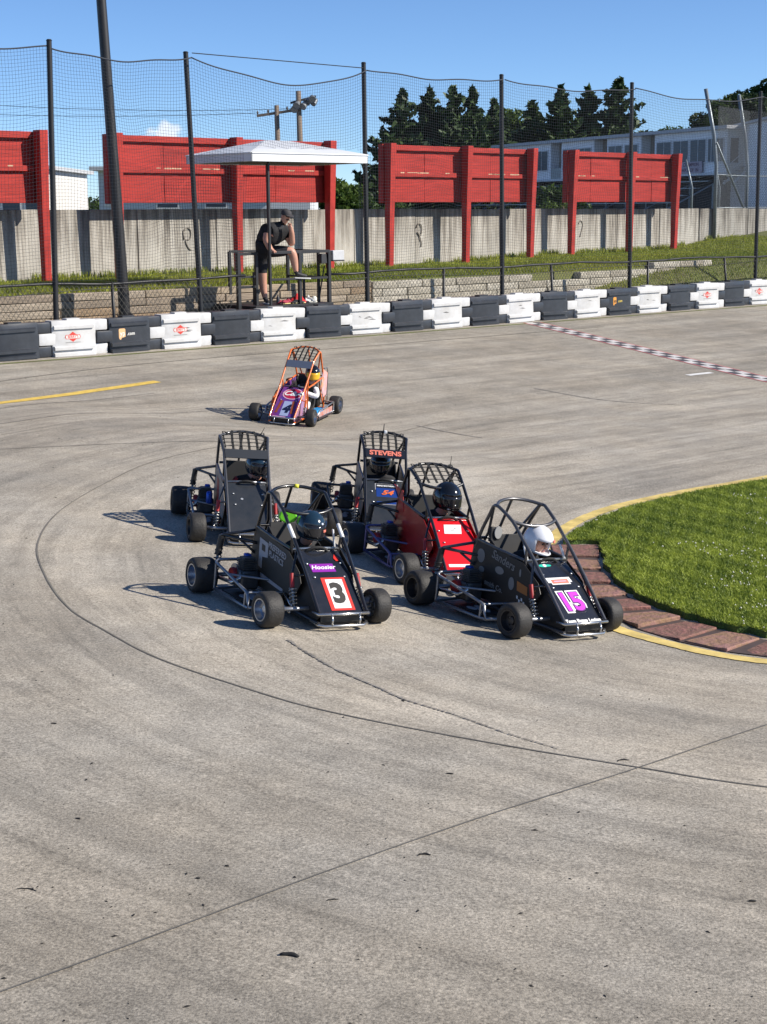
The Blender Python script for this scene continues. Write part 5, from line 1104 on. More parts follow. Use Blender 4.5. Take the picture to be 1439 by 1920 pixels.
def car(cx, cy, hd, label, cage, hoodm, sidem, nerf=None, yc=.09, zk=1.0, net=False, visor=None, rims=(None, None), steer=6, left_side=True, bump=None, wide=0.0, hood2=None, shock=None, front_m=None):
    M = car_frame(cx, cy, hd); root = empty('midget_race_car', mw=M); tag(root, label, 'race car', 'midget race cars in the turn')
    nerf = nerf or m_sil; bump = bump or m_chr; rR, rF = rims[0] or m_rim, rims[1] or m_rim
    Z = lambda z: z if z < .5 else .5 + (z - .5) * zk
    def part(name, q, m, parent=root, **k): return q.build(name, m, parent, **k)
    # wheels
    wheel(root, .58, -.41, .130, .145, steer, rF); wheel(root, .58, .46, .128, .135, steer, rF); wheel(root, -.58, -.455, .138, .185, 0, rR); wheel(root, -.58, .42, .132, .165, 0, rR)
    q = MB(); q.tube([(.58, -.36, .13), (.575, -.2, .125), (.575, .3, .125), (.58, .41, .13)], .016, 8); part('front_axle', q, m_sil, smooth=True)
    q = MB(); q.tube([(-.58, -.42, .136), (-.58, .40, .133)], .018, 10); part('rear_axle', q, m_sil, smooth=True)
    # roll cage
    hw = .19; q = MB(); tr = .0135
    for s in (-1, 1):
        side = [(.775, s * hw, .135), (.56, s * (hw + .004), .345), (.36, s * (hw + .008), .53), (.20, s * (hw + .012), .665), (.08, s * (hw + .014), .765), (-.06, s * (hw + .03), .842), (-.10, s * (hw + .035), .856), (-.145, s * (hw + .035), .850), (-.19, s * (hw + .03), .79), (-.33, s * (hw + .02), .57), (-.41, s * (hw + .01), .33), (-.44, s * hw, .09)]
        q.tube([(x, yc + y, Z(z)) for x, y, z in catmull(side, 3)], tr, 8)
        q.tube([(.78, yc + s * hw, .06), (.3, yc + s * (hw + .005), .06), (-.46, yc + s * hw, .07)], tr, 8)
        q.tube([(-.34, yc + s * (hw + .02), Z(.56)), (-.02, yc + s * (hw + .02), Z(.525)), (.26, yc + s * (hw + .012), .50)], tr * .9, 8)
        q.tube([(.27, yc + s * (hw + .01), .60), (.26, yc + s * hw, .48), (.22, yc + s * hw, .06)], tr * .8, 8)
        q.tube([(-.15, yc + s * (hw + .03), Z(.85)), (-.30, yc + s * .14, Z(.62)), (-.52, yc + s * .10, .34)], tr * .85, 8)
    fb_ = [(.08, -hw - .012, .765), (.115, -hw * .6, .742), (.125, 0, .732), (.115, hw * .6, .742), (.08, hw + .012, .765)]; q.tube([(x, yc + y, Z(z)) for x, y, z in catmull(fb_, 3)], tr, 8)
    rh = [(-.11, -hw - .035, .856), (-.19, -hw * .7, .880), (-.22, 0, .892), (-.19, hw * .7, .880), (-.11, hw + .035, .856)]; q.tube([(x, yc + y, Z(z)) for x, y, z in catmull(rh, 3)], tr, 8)
    q.tube([(-.22, yc, Z(.892)), (-.36, yc, Z(.62)), (-.52, yc, .34)], tr * .85, 8)
    q.tube([(-.33, yc - hw, Z(.57)), (-.33, yc + hw, Z(.57))], tr * .9, 8); q.tube([(-.45, yc - hw, .09), (-.45, yc + hw, .09)], tr, 8); q.tube([(-.52, yc - .12, .34), (-.52, yc + .12, .34)], tr, 8); q.tube([(-.52, yc - .1, .34), (-.46, yc - hw, .08)], tr * .8, 8); q.tube([(-.52, yc + .1, .34), (-.46, yc + hw, .08)], tr * .8, 8)
    part('roll_cage', q, cage, smooth=True, angle=60)
    # belly pan, seat, steering
    q = MB(); q.box((.13, yc, .045), (1.2, .38, .012)); part('belly_pan', q, m_pmat)
    q = MB(); pr = [(-.02, .09), (-.14, .10), (-.20, .16), (-.25, .40), (-.27, .60), (-.25, .61), (-.215, .40), (-.165, .19), (-.12, .14), (-.02, .12)]; q.prism(pr, (1, 0, 0), (0, 0, 1), (0, yc - .15, 0), (0, .30, 0)); part('seat', q, m_seat, bevel=.012)
    for s in (-1, 1): q = MB(); q.prism([(-.24, .3), (-.06, .30), (-.09, .48), (-.25, .58)], (1, 0, 0), (0, 0, 1), (0, yc + s * .155 - .008, 0), (0, .016, 0)); part('seat_wing', q, m_seat, bevel=.005)
    q = MB(); Rt = Matrix.Rotation(R(-58), 3, 'Y'); q.tube([Vector((.25, yc, .435)) + Rt @ Vector((.095 * math.cos(a), .105 * math.sin(a), 0)) for a in np.linspace(0, 2 * math.pi, 21)[:-1]], .011, 8, closed=True); q.tube([(.25, yc, .435), (.42, yc, .33)], .011, 8); q.box((.25, yc, .435), (.02, .17, .022), Rt); part('steering_wheel', q, m_strap, smooth=True, angle=50)
    q = MB(); q.box((-.38, yc, .24), (.14, .30, .26)); part('fuel_tank', q, m_pmat, bevel=.03)
    # hood
    hp = [(.772, .118), (.500, .352), (.262, .490), (.256, .478), (.494, .338), (.762, .106)]
    q = MB(); q.prism(hp, (1, 0, 0), (0, 0, 1), (0, yc - hw + .012, 0), (0, 2 * hw - .024, 0)); part('hood', q, hoodm, bevel=.003)
    for s in (-1, 1):
        q = MB(); q.prism([(.765, .108), (.50, .335), (.27, .472), (.245, .07), (.70, .055)], (1, 0, 0), (0, 0, 1), (0, yc + s * (hw - .014) - .003, 0), (0, .006, 0)); part('nose_side', q, front_m or m_pmat)
    q = MB(); q.box((.752, yc, .088), (.008, .33, .055)); part('nose_grille', q, m_pmat)
    for (u, y) in ((.40, -.13), (.40, .14), (.52, -.12), (.52, .12)):
        q = MB(); z_ = .352 + (.5 - u) * (.138 / .238) if u < .5 else .352 - (u - .5) * (.234 / .272); q.lathe([(0, .0), (.011, .0), (.009, .008), (0, .009)], 8, 'z', c=(u, yc + y, z_ + .001)); part('hood_bolt', q, m_bolt, smooth=True)
    # dash lip
    q = MB(); q.tube([(.262, yc - hw, .498), (.258, yc, .503), (.262, yc + hw, .498)], .010, 8); part('dash_bar', q, front_m if False else (m_chr if label.count('white') else m_sil), smooth=True)
    # bumper
    q = MB(); q.tube([(.70, yc - hw - .012, .125), (.79, yc - hw - .01, .128), (.80, yc, .128), (.79, yc + hw + .01, .128), (.70, yc + hw + .012, .125)], .011, 8)
    q.tube([(.66, yc - hw - .005, .055), (.775, yc - hw, .048), (.81, yc - hw * .8, .046), (.815, yc + hw * .8, .046), (.775, yc + hw + .01, .048), (.66, yc + hw, .055)], .011, 8)
    for y in (-.10, .12): q.tube([(.80, yc + y, .128), (.822, yc + y, .09), (.813, yc + y, .046)], .008, 8)
    part('front_bumper', q, bump, smooth=True)
    # side panels
    sp = [(-.37, .56), (-.02, .515), (.255, .485), (.46, .365), (.50, .29), (.40, .17), (.22, .17), (.16, .11), (-.36, .11), (-.43, .24)]
    q = MB(); q.prism([(x, Z(z)) for x, z in sp], (1, 0, 0), (0, 0, 1), (0, yc - hw - .026, 0), (0, .005, 0)); part('side_panel', q, sidem, bevel=.001)
    if left_side: q = MB(); q.prism([(x, Z(z)) for x, z in sp], (1, 0, 0), (0, 0, 1), (0, yc + hw + .021, 0), (0, .005, 0)); part('side_panel', q, sidem, bevel=.001)
    # nerf bars
    for s in (-1, 1):
        q = MB(); yo = -.40 if s < 0 else .44; yi = yc + s * (hw + .01); r_ = .0125
        if s < 0:
            q.tube([(-.435, yi, .285), (-.44, yo + .02, .285), (-.44, yo, .275), (-.43, yo, .26), (.16, yo, .165), (.19, yo, .15), (.20, yo, .10), (.22, yo, .058), (.36, yi, .07)], r_, 8)
            q.tube([(-.44, yo, .27), (-.45, yo, .055)], r_ * .9, 8); q.tube([(-.45, yi, .07), (-.45, yo, .055), (.10, yo, .05), (.22, yo, .055)], r_, 8); q.tube([(.14, yo, .05), (.15, yo, .16)], r_ * .8, 8); q.tube([(-.2, yo, .22), (-.05, yi, .2), (.2, yi, .19)], r_ * .8, 8); q.tube([(.17, yo, .16), (.2, yi, .16)], r_ * .8, 8)
        else:
            q.tube([(-.42, yi, .20), (-.42, yo, .20), (.18, yo, .16), (.24, yo, .10), (.34, yi, .08)], r_, 8); q.tube([(-.42, yo, .2), (-.42, yo, .06), (.2, yo, .06), (.24, yo, .1)], r_, 8)
        part('nerf_bar', q, nerf, smooth=True, angle=60)
    # rear shock tower on the right
    q = MB(); q.tube([(-.36, yc - hw, Z(.53)), (-.49, -.33, .47), (-.50, -.345, .46)], .0125, 8); q.tube([(-.30, yc - hw, .43), (-.49, -.33, .465)], .0125, 8); q.tube([(-.34, yc - hw, .33), (-.42, -.22, .44)], .010, 8); part('shock_bracket', q, cage, smooth=True)
    sk = empty('rear_shock', (0, 0, 0), parent=root); q = MB(); q.tube([(-.50, -.34, .46), (-.525, -.355, .31)], .026, 10); part('shock_body', q, m_pmat, sk, smooth=True, angle=50); q = MB(); q.tube([(-.525, -.355, .31), (-.55, -.365, .15)], .012, 8); part('shock_rod', q, m_spr, sk, smooth=True); q = MB(); q.tube(coil((-.515, -.35, .37), (-.545, -.362, .18), .028, 6, .005), .005, 5); part('spring', q, m_pmat, sk, smooth=True)
    # front shocks
    for s, top, bot in ((-1, (.44, yc - hw - .075, .335), (.56, yc - hw - .10, .12)), (1, (.47, yc + hw + .06, .33), (.57, yc + hw + .075, .12))):
        q = MB(); q.tube([(.36, yc + s * (hw + .006), .52), top, (.52, yc + s * (hw + .004), .36)], .010, 8); part('shock_bracket', q, cage, smooth=True)
        sk = empty('front_shock', (0, 0, 0), parent=root); t_, b_ = Vector(top), Vector(bot); q = MB(); q.tube([t_ + Vector((0, 0, .02)), t_ + (b_ - t_) * .35], .017, 8); part('shock_cap', q, shock or m_engr, sk, smooth=True, angle=50); q = MB(); q.tube([t_, b_], .009, 8); part('shock_rod', q, m_spr, sk, smooth=True); q = MB(); q.tube(coil(t_ + (b_ - t_) * .35, b_, .024, 6, .005), .0055, 5); part('spring', q, m_spr, sk, smooth=True)
        q = MB(); q.tube([(.56, bot[1] + s * .03, .10), (.10, yc + s * (hw + .01), .085)], .011, 8); q.tube([(.565, bot[1] + s * .02, .145), (.2, yc + s * (hw + .01), .15)], .009, 8); part('radius_rod', q, m_chr, smooth=True)
    # engine hung on the right rear
    eg = empty('engine', (-.27, yc - hw - .12, .17), parent=root)
    q = MB(); q.box((0, 0, 0), (.17, .15, .15)); part('crankcase', q, m_eng, eg, bevel=.02)
    q = MB()
    for k in range(6): q.box((.02, -.005, .085 + k * .014), (.13, .12, .006))
    q.box((.02, -.005, .12), (.09, .09, .1)); part('cylinder', q, m_eng, eg)
    q = MB(); q.lathe([(0, -.02), (.055, -.02), (.06, 0), (.055, .02), (0, .02)], 14, 'y', c=(-.05, -.085, .02)); part('recoil_cover', q, m_engr, eg, smooth=True, angle=40)
    q = MB(); q.tube([(.05, -.06, .06), (.12, -.1, .03), (.05, -.13, -.02), (-.2, -.14, -.03)], .016, 8); part('exhaust', q, m_chr, eg, smooth=True)
    q = MB(); q.box((-.04, .02, .16), (.06, .05, .05)); part('carburettor', q, m_blue, eg, bevel=.01)
    q = MB(); q.box((-.12, -.27, .062), (.5, .2, .008)); part('side_tray', q, m_pmat)
    for (x, y, a_, b_) in ((-.1, -.30, .12, .03), (-.02, -.25, .16, .035), (-.13, -.22, .09, .025)): q = MB(); q.lathe([(0, .067), (1, .067), (1, .071), (0, .071)], 14, 'z'); q.v = [(v[0] * a_ / 2 + x, v[1] * b_ + y, v[2]) for v in q.v]; part('tray_sticker', q, m_dgr)
    q = MB(); q.lathe([(.045, -.006), (.085, -.006), (.085, .006), (.045, .006)], 20, 'y', c=(-.58, -.18, .136), close=True); part('sprocket', q, m_sil, smooth=True, angle=30)
    if net:
        q = MB(); ax0, ax1 = .075, -.205
        def P(u, v):     # u 0 front..1 rear ; v -1..1 across
            x = ax0 + (ax1 - ax0) * u; z_ = .763 + (.885 - .763) * min(1, u * 1.15) + .012 * (1 - v * v) * u; return Vector((x, yc + v * (hw + .015), Z(z_) + .006))
        def strap(pts, w):
            for i in range(len(pts) - 1):
                a, e = pts[i], pts[i + 1]; d = (e - a).normalized(); n_ = d.cross(Vector((0, 0, 1))); n_ = (n_ if n_.length > 1e-6 else Vector((0, 1, 0))).normalized() * w / 2; up_ = Vector((0, 0, .002)); q.add([a - n_, a + n_, e + n_, e - n_, a - n_ + up_, a + n_ + up_, e + n_ + up_, e - n_ + up_], [(0, 1, 2, 3), (7, 6, 5, 4), (0, 4, 5, 1), (1, 5, 6, 2), (2, 6, 7, 3), (3, 7, 4, 0)])
        for v in (-.55, -.18, .18, .55): strap([P(.0, v), P(.35, v * 1.02), P(.7, v), P(1, v * .9)], .024)
        for u in (.14, .32, .5, .68): strap([P(u, -.97), P(u + .02, -.5), P(u + .03, 0), P(u + .02, .5), P(u, .97)], .030)
        strap([P(.68, -.55), P(.92, -.9)], .015); strap([P(.68, .55), P(.92, .9)], .015); strap([P(.05, -.9), P(.9, -.95)], .012); strap([P(.05, .9), P(.9, .95)], .012)
        part('roof_net', q, m_strap)
        q = MB()
        for u in (.1, .3, .5, .7):
            for v in (-1, 1): q.tube([P(u, v * .93), P(u, v * 1.06) - Vector((0, 0, .02)), P(u, v * .95) - Vector((0, 0, .03))], .006, 5)
        part('net_lacing', q, m_strap, smooth=True)
    if visor:
        q = MB(); A_ = [Vector((.085, yc - hw - .008, Z(.757))), Vector((.085, yc + hw + .008, Z(.757))), Vector((.165, yc + hw + .004, Z(.69))), Vector((.165, yc - hw - .004, Z(.69)))]; th = Vector((.002, 0, .0025)); A_ = [p + Vector((.0125, 0, .015)) for p in A_]; q.add([p - th for p in A_] + [p + th for p in A_], [(0, 1, 2, 3), (7, 6, 5, 4), (0, 4, 5, 1), (1, 5, 6, 2), (2, 6, 7, 3), (3, 7, 4, 0)]); part('visor_panel', q, visor)
    return root, M, yc, hw, Z
UP1 = Vector((-.272, 0, .234)).normalized(); N1 = UP1.cross(Vector((0, 1, 0))) * -1      # lower hood
UP2 = Vector((-.238, 0, .138)).normalized(); N2 = UP2.cross(Vector((0, 1, 0))) * -1      # upper hood
def hoodpt(yc, s, y, lift=.004):
    """s: 0 at the lip, 1 at the crease, 2 at the dash"""
    if s <= 1: p = Vector((.772, 0, .118)) + Vector((-.272, 0, .234)) * s; n_ = Vector((.652, 0, .758))
    else: p = Vector((.5, 0, .352)) + Vector((-.238, 0, .138)) * (s - 1); n_ = Vector((.502, 0, .865))
    return p + Vector((0, yc + y, 0)) + n_ * lift
def hoodquad(root, yc, name, m, s0, s1, y0, y1, lift=.003, skew=0.0):
    q = MB(); a, b_, c, d = hoodpt(yc, s0, y0, lift), hoodpt(yc, s0, y1, lift), hoodpt(yc, s1, y1 + skew, lift), hoodpt(yc, s1, y0 + skew, lift); n_ = (b_ - a).cross(d - a).normalized() * -.0012
    q.add([a, b_, c, d, a + n_, b_ + n_, c + n_, d + n_], [(0, 1, 2, 3), (7, 6, 5, 4), (0, 4, 5, 1), (1, 5, 6, 2), (2, 6, 7, 3), (3, 7, 4, 0)]); return q.build(name, m, root)
def hoodellipse(root, yc, name, m, s, y, ry, rs, lift):
    q = MB(); up_ = UP1 if s <= 1 else UP2; c = hoodpt(yc, s, y, lift); P = [c + Vector((0, 1, 0)) * ry * math.cos(a) + up_ * rs * math.sin(a) for a in np.linspace(0, 2 * math.pi, 29)[:-1]]; n_ = Vector((.002 * .5, 0, .002 * .8)); k = len(P); q.add(P + [p - n_ for p in P], [tuple(range(k)), tuple(range(k, 2 * k))[::-1]] + [(i, (i + 1) % k, k + (i + 1) % k, k + i) for i in range(k)]); return q.build(name, m, root)
def htext(root, yc, s_, str_, y, size, m, lift=.005, **k): return text('lettering', str_, root, hoodpt(yc, s_, y, lift), (0, 1, 0), UP1 if s_ <= 1 else UP2, size, m, **k)
def stext(root, yc, x, z, str_, size, m, hw=.19, slope=-.12, **k): return text('lettering', str_, root, (x, yc - hw - .029, z), Vector((1, 0, slope)), Vector((-slope, 0, 1)), size, m, **k)
def sidepatch(root, yc, name, m, poly, hw=.19, lift=.0285):
    q = MB(); q.prism(poly, (1, 0, 0), (0, 0, 1), (0, yc - hw - lift, 0), (0, .0018, 0)); return q.build(name, m, root)
def ell(x, z, a, b_, n=14): return [(x + a * math.cos(t), z + b_ * math.sin(t)) for t in np.linspace(0, 2 * math.pi, n + 1)[:-1]]

v_dark = mat('visor_smoke', (.015, .015, .018), .08, spec=.6); h_blk = mat('helmet_black', (.008, .009, .011), .12, coat=.6); h_blu = mat('helmet_dark_blue', (.012, .03, .05), .15, coat=.6); h_wht = mat('helmet_white', (.74, .75, .78), .18, coat=.5); h_yel = mat('helmet_yellow', (.75, .42, .02), .2, coat=.4)
s_blk = mat('suit_black', (.014, .014, .016), .8, var=.2, bump=.3, bscale=30); s_wht = mat('suit_white', (.70, .70, .71), .8, var=.1, bump=.3, bscale=30); s_gry = mat('suit_grey', (.10, .10, .105), .8, var=.2); s_red = mat('suit_red', (.30, .02, .02), .8)

# ---- number 3
root, M, yc, hw, Z = car(-.748, 11.263, -62, 'black midget race car with a red and white number 3 on its hood', m_cblk, m_pblk, mat('side_brown_black', (.030, .027, .022), .55), yc=.09, rims=(m_rim, m_rim))
hoodquad(root, yc, 'number_border', m_dred, .10, .92, -.075, .115, .003); hoodquad(root, yc, 'number_plate', m_dwh, .15, .87, -.045, .090, .0045); htext(root, yc, .50, '3', .022, .235, m_ink, lift=.0062, off=.012, sx=.92)
hoodquad(root, yc, 'sponsor_strip', m_purp, 1.10, 1.42, -.115, .075, .003); htext(root, yc, 1.27, 'Hoosier', -.018, .058, m_dwh, lift=.0045, shear=.3, off=.0015)
q = MB(); q.prism([(0, .045), (.02, 0), (.01, -.03), (-.01, -.03), (-.02, 0)], (0, 1, 0), UP2, hoodpt(yc, 1.62, .125, .004), (.001, 0, .0015)); q.build('red_drop', m_dred, root)
for s in (-1, 1): q = MB(); q.tube([(.30, yc + s * (hw + .009), .586), (.20, yc + s * (hw + .012), .667)], .0150, 8); q.build('white_tape', m_dwh, root, smooth=True)
sidepatch(root, yc, 'sponsor_logo', m_dgr, [(-.26, .49), (-.10, .47), (-.10, .36), (-.20, .35), (-.20, .26), (-.26, .27)]); sidepatch(root, yc, 'sponsor_logo', MATS['side_brown_black'], [(-.21, .45), (-.15, .443), (-.15, .395), (-.21, .40)], lift=.0305)
stext(root, yc, .07, .445, 'PREFERRED', .064, m_dgr, off=.001); stext(root, yc, .055, .385, 'PLASTICS', .064, m_dgr, off=.001); sidepatch(root, yc, 'side_stripe', m_dgr, [(-.22, .225), (.20, .185), (.20, .160), (-.22, .195)])
q = MB(); q.tube([(-.215, yc + .02, Z(.893)), (-.205, yc + .05, Z(.889))], .0155, 8); q.build('yellow_band', mat('band_yellow', (.75, .7, .05), .5), root, smooth=True)
m_lime = mat('lime_headrest', (.16, .62, .02), .5); q = MB(); q.prism(ell(.0, .0, .07, .05), (.35, .93, 0), (0, 0, 1), (-.05, yc - .10, .69), (.04, -.012, 0)); o = q.build('head_restraint', m_lime, root, bevel=.01)
for y in (-.135, -.075): q = MB(); q.lathe([(0, 0), (.013, 0), (.013, .006), (0, .006)], 10, 'x', c=(-.008 + (y + .1) * -.3, yc + y, .70)); q.build('restraint_bolt', m_ink, root)
q = MB(); q.box((.22, yc + .165, .565), (.018, .012, .14), Matrix.Rotation(R(10), 3, 'X')); q.build('window_strap', m_dwh, root, bevel=.003)
driver(M, yc, 'person in a dark teal helmet driving the number 3 car', s_blk, s_blk, s_gry, hy=.03, m_shell=h_blu, visor=v_dark, yaw=8, accents=((.045, .0, .035, .02, m_sal), (.02, .055, .02, .018, m_bolt)))

# ---- number 15
root, M, yc, hw, Z = car(.974, 11.487, -58, 'black midget race car with a magenta number 15 and a white helmet inside', m_cgry, m_pblk, mat('side_satin_black', (.016, .015, .015), .45), yc=.09, rims=(m_rimb, m_rimb), bump=m_chr)
for k, (yy, ch) in enumerate(((-.022, '1'), (.062, '5'))):
    pass
htext(root, yc, .54, '15', -.012, .225, m_dwh, lift=.003, off=.026, shear=-.10, sx=1.0); htext(root, yc, .54, '15', -.012, .225, mat('decal_violet', (.10, .01, .14), .4), lift=.0045, off=.014, shear=-.10, sx=1.0)
htext(root, yc, .54, '15', -.012, .225, m_mag, lift=.0062, off=.006, shear=-.10, sx=1.0)
q = MB(); zz = 1.08
hoodquad(root, yc, 'sponsor_crest', m_dwh, 1.10, 1.30, -.13, .095, .0035); hoodquad(root, yc, 'sponsor_crest', m_dwh, 1.02, 1.10, -.105, .07, .0036); hoodquad(root, yc, 'sponsor_crest', m_sal, 1.06, 1.22, -.095, .06, .0050, skew=.004); hoodquad(root, yc, 'sponsor_crest', m_dpk, 1.12, 1.16, -.075, .04, .0064)
htext(root, yc, .075, 'Team Bump Legion', 0, .040, m_dwh, lift=.004, off=.0022, sx=1.05)
hoodellipse(root, yc, 'teal_logo', m_tea, 1.80, -.06, .045, .016, .003); hoodellipse(root, yc, 'teal_logo', m_dwh, 1.80, -.05, .016, .016, .0045); hoodellipse(root, yc, 'teal_logo', m_tea, 1.80, -.02, .032, .012, .0035)
m_fade = mat('decal_dim_grey', (.22, .21, .20), .6)
stext(root, yc, .02, .455, 'Sanders', .095, m_fade, off=.001, shear=.2, slope=-.2); sidepatch(root, yc, 'side_logo', m_fade, ell(-.27, .44, .05, .055)); sidepatch(root, yc, 'side_logo', m_fade, ell(-.02, .37, .055, .03)); sidepatch(root, yc, 'side_logo', m_fade, ell(.14, .30, .035, .05)); sidepatch(root, yc, 'side_logo', m_brass, [(.21, .335), (.34, .31), (.345, .245), (.215, .262)]); stext(root, yc, .40, .285, '16', .075, m_brass, off=.001, shear=.3)
for k in range(4): sidepatch(root, yc, 'checker', m_dwh, [(.215 + k * .028, .225 - k * .004 - (k % 2) * .02), (.232 + k * .028, .223 - k * .004 - (k % 2) * .02), (.234 + k * .028, .200 - k * .004 - (k % 2) * .02), (.217 + k * .028, .202 - k * .004 - (k % 2) * .02)])
stext(root, yc, -.08, .235, 'smith Co.', .06, m_fade, off=.001); sidepatch(root, yc, 'side_logo', m_fade, ell(-.25, .335, .035, .025)); sidepatch(root, yc, 'side_logo', m_fade, ell(.24, .40, .012, .03))
q = MB(); q.prism([(-.05, 0), (.05, 0), (.045, .11), (-.04, .12)], (0, 1, 0), (0, 0, 1), (-.27, yc - .12, .55), (.03, 0, 0)); q.build('head_rest', m_seat, root, bevel=.012)
q = MB(); q.prism(ell(0, 0, .035, .05), (0, 1, 0), (0, 0, 1), (-.235, yc - .10, .625), (.01, 0, 0)); q.build('rest_pad', mat('pad_grey', (.3, .3, .29), .7), root)
for s in (-1, 1): q = MB(); q.tube([(.262, yc + s * (hw - .01), .50), (.20, yc + s * (hw - .02), .60)], .0105, 8); q.build('window_bar', m_dwh, root, smooth=True)
driver(M, yc, 'person in a white helmet with the face showing, driving the number 15 car', s_blk, s_gry, s_gry, hy=.035, hx=.10, hz=.61, m_shell=h_wht, yaw=14, pitch=16, face=True, accents=((.04, .045, .045, .02, m_sal),))

# ---- red car
root, M, yc, hw, Z = car(.352, 13.19, -69, 'red midget race car with a white decal on its hood', m_cblk, m_pred, mat('side_dark_red', (.34, .012, .013), .35, coat=.3, var=.2, vscale=4), yc=.06, net=True, nerf=mat('violet_tube', (.13, .12, .26), .35, metal=.5), rims=(m_rim, m_rim), front_m=mat('side_dark_red', (.2, .01, .01)))
hoodquad(root, yc, 'hood_decal', m_dwh, 1.30, 1.72, -.085, .075, .003, skew=.03); htext(root, yc, 1.5, '2', .0, .05, m_dgr, lift=.0045, shear=.5, sx=2.0); hoodquad(root, yc, 'hood_stripe', m_dwh, .22, .30, -.14, .14, .003)
q = MB(); q.tube([(-.12, yc + .16, Z(.87)), (-.125, yc + .165, Z(.87) + .11)], [.004, .002], 6); q.build('antenna', m_ink, root)
q = MB(); q.prism([(-.10, .0), (.12, -.02), (.16, -.20), (.05, -.1)], (1, 0, 0), (0, 0, 1), (-.36, yc - hw - .03, .66), (0, .006, 0)); q.build('side_wing', mat('red_satin', (.38, .03, .03), .5), root)
driver(M, yc, 'person in a glossy black helmet driving the red car', s_blk, s_blk, s_gry, hy=.06, hz=.64, hs=1.12, m_shell=h_blk, visor=v_dark, yaw=16, accents=((-.02, -.03, .015, .015, m_bolt),), trim=m_sil)

# ---- plain dark car on the outside
root, M, yc, hw, Z = car(-1.412, 14.155, -78, 'plain dark grey midget race car with a roof net on the outside of the turn', m_cgry, m_pgry, mat('side_beige', (.28, .25, .22), .5, var=.2), yc=.055, net=True, visor=m_pdk, zk=1.0, rims=(m_rimb, m_rimb))
q = MB(); q.prism([(-.16, .47), (-.02, .45), (.06, .2), (-.14, .2)], (1, 0, 0), (0, 0, 1), (0, yc - hw - .029, 0), (0, .002, 0)); q.build('side_patch', mat('patch_red', (.30, .03, .025), .5), root)
q = MB(); q.box((-.10, yc - hw - .10, .27), (.07, .06, .12)); q.build('blue_filter', m_blue, root, bevel=.02)
hoodellipse(root, yc, 'hood_bolt_plate', m_bolt, 1.18, -.055, .012, .012, .004)
q = MB(); q.tube([(-.12, yc + .15, Z(.87)), (-.10, yc + .19, Z(.87) + .09)], [.004, .002], 6); q.build('antenna', m_ink, root)
driver(M, yc, 'person in a dark blue helmet leaning to one side in the plain dark car', s_blk, s_red, s_gry, hy=.12, hz=.62, hx=.06, m_shell=h_blu, visor=v_dark, yaw=25, accents=((.02, .06, .02, .018, m_bolt),))

# ---- number 54
root, M, yc, hw, Z = car(-.148, 14.873, -84, 'black midget race car with an orange number 54 on a blue hood plate', m_cblk, m_pgry, mat('side_grey_satin', (.16, .155, .15), .5, var=.15), yc=.085, net=True, visor=m_pblk, rims=(m_rim, m_rim), nerf=m_cblk)
hoodquad(root, yc, 'hood_plate', m_dgr, .86, 1.86, -.095, .13, .0028, skew=.0); hoodquad(root, yc, 'hood_plate', m_dblue, .88, 1.62, -.085, .118, .0045); hoodquad(root, yc, 'hood_plate', m_pblk, 1.62, 1.84, -.085, .118, .0045)
htext(root, yc, 1.38, '54', .015, .085, m_dor, lift=.0062, shear=.35, off=.003, sx=1.25); htext(root, yc, 1.73, 'MIKE BOWMAN', .015, .026, m_dwh, lift=.0062, off=.001)
text('lettering', 'STEVENS', root, Vector((.125, yc, Z(.724))) + Vector((.0125, 0, .015)) + Vector((.0032, 0, .0040)), (0, 1, 0), Vector((-.08, 0, .067)), .076, m_sal, off=.003, sx=1.05)
q = MB(); q.tube([(-.18, yc + .0, Z(.89)), (-.18, yc, Z(.89) + .09)], [.006, .004], 6); q.build('antenna', m_ink, root); q = MB(); q.box((-.18, yc + .02, Z(.90)), (.04, .03, .03)); q.build('transponder', m_dwh, root, bevel=.005)
driver(M, yc, 'person hidden in the dark cockpit of the number 54 car', s_blk, s_blk, s_gry, hy=-.02, hz=.60, hx=-.02, m_shell=h_blk, visor=v_dark, yaw=-5)

# ---- number 4, far
m_p4 = mat('purple_wrap', (.09, .055, .34), .3, coat=.4, var=.6, vscale=7, col2=(.20, .03, .16)); m_b4 = mat('blue_wrap', (.02, .05, .25), .3, coat=.3); m_o4 = mat('rust_wrap', (.30, .07, .03), .35)
root, M, yc, hw, Z = car(-1.30, 22.75, -108, 'orange-caged midget race car with a purple wrap and number 4', m_org, m_p4, m_p4, yc=.08, zk=1.34, net=True, visor=mat('visor_slate', (.10, .12, .17), .3), rims=(m_rim, m_rim), left_side=False, nerf=m_chr, shock=m_org, front_m=mat('mauve_wrap', (.30, .22, .45), .35, var=.5, vscale=8, col2=(.45, .16, .10)))
hoodquad(root, yc, 'number_ground', mat('ice_blue', (.36, .42, .62), .4), .12, .88, -.055, .075, .003); htext(root, yc, .48, '4', .012, .20, mat('navy_ink', (.008, .015, .05), .4), lift=.005, shear=.2, off=.012)
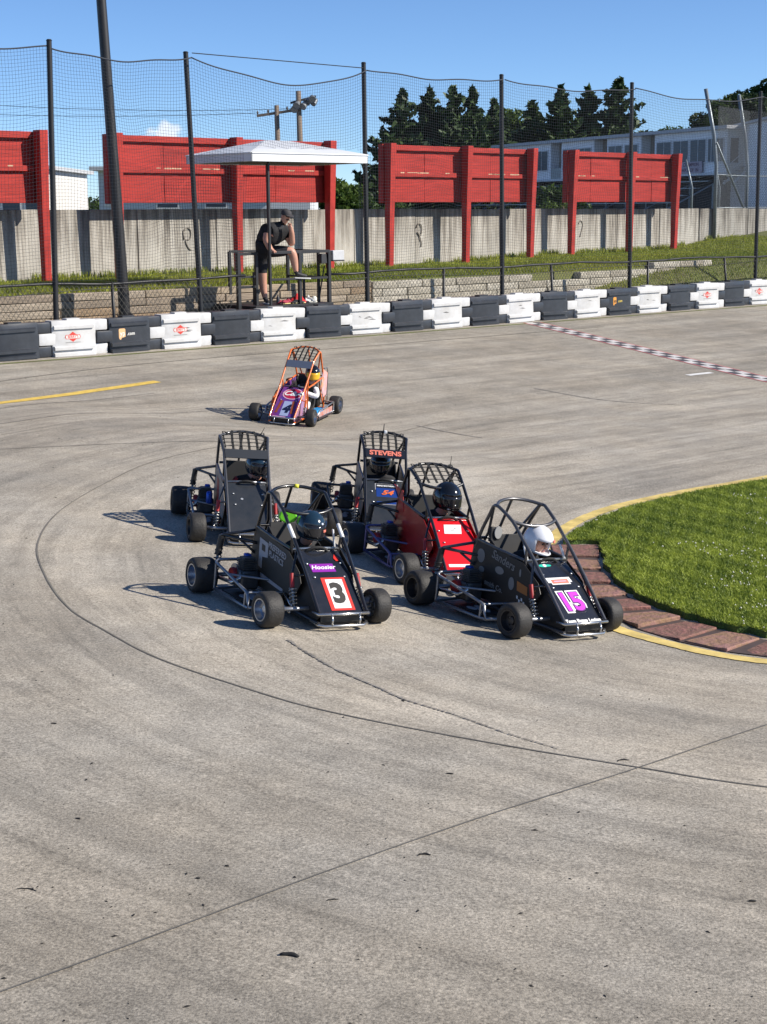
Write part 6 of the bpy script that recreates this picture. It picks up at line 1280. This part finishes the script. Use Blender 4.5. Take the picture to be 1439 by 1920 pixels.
hoodellipse(root, yc, 'oval_badge', m_dpk, 1.42, .02, .155, .125, .004); hoodellipse(root, yc, 'oval_badge', m_dcr, 1.42, .02, .135, .108, .006); htext(root, yc, 1.42, 'C&A', .02, .14, m_dwh, lift=.0085, shear=.3, off=.004)
for y, sk_ in ((-.125, .03), (.115, -.03)): hoodquad(root, yc, 'wrap_flash', m_o4, .25, .9, y - .02, y + .02, .0032, skew=sk_)
hoodquad(root, yc, 'wrap_flash', m_dpk, .02, .08, -.15, .05, .0034); hoodquad(root, yc, 'wrap_flash', m_b4, .03, .09, .06, .17, .0034)
q = MB(); q.prism([(-.05, .17), (.30, .17), (.40, .10), (.05, .08)], (1, 0, 0), (0, 0, 1), (0, yc + hw + .03, 0), (0, .13, 0)); q.build('side_pod', mat('pod_sky_blue', (.03, .28, .62), .3, coat=.3), root, bevel=.02)
q = MB(); q.prism([(-.38, .05), (.30, .05), (.30, .13), (-.38, .15)], (1, 0, 0), (0, 0, 1), (0, .432, 0), (0, .004, 0)); q.build('nerf_panel', mat('nerf_wrap', (.45, .42, .40), .4, var=.5, vscale=9, col2=(.50, .10, .05)), root)
q = MB(); q.prism([(-.50, .62), (-.30, .70), (-.24, .45), (-.34, .27), (-.46, .30)], (1, 0, 0), (0, 0, 1), (0, yc + hw + .025, 0), (0, .006, 0)); q.build('tail_panel', mat('flame_wrap', (.62, .42, .60), .4, var=.7, vscale=7, col2=(.72, .28, .06)), root)
q = MB(); q.box((.0, yc + .30, .06), (.66, .22, .01)); q.build('floor_pan', m_pmat, root)
q = MB(); q.tube([(-.36, yc + hw + .02, .70), (-.50, yc + hw + .02, .69), (-.54, yc + hw + .02, .60), (-.54, yc + hw + .02, .2)], .010, 8); q.tube([(-.5, yc + hw, .26), (-.66, yc + hw - .05, .25), (-.66, yc - hw, .25), (-.5, yc - hw, .26)], .012, 8); q.build('rear_bar', m_chr, root, smooth=True, angle=50)
driver(M, yc, 'person in a black and yellow helmet with white sleeves driving the number 4 car', s_blk, s_wht, s_wht, hy=.16, hz=.66, hx=-.02, m_shell=h_blk, visor=h_yel, yaw=30, m_pants=s_wht, hs=1.05)
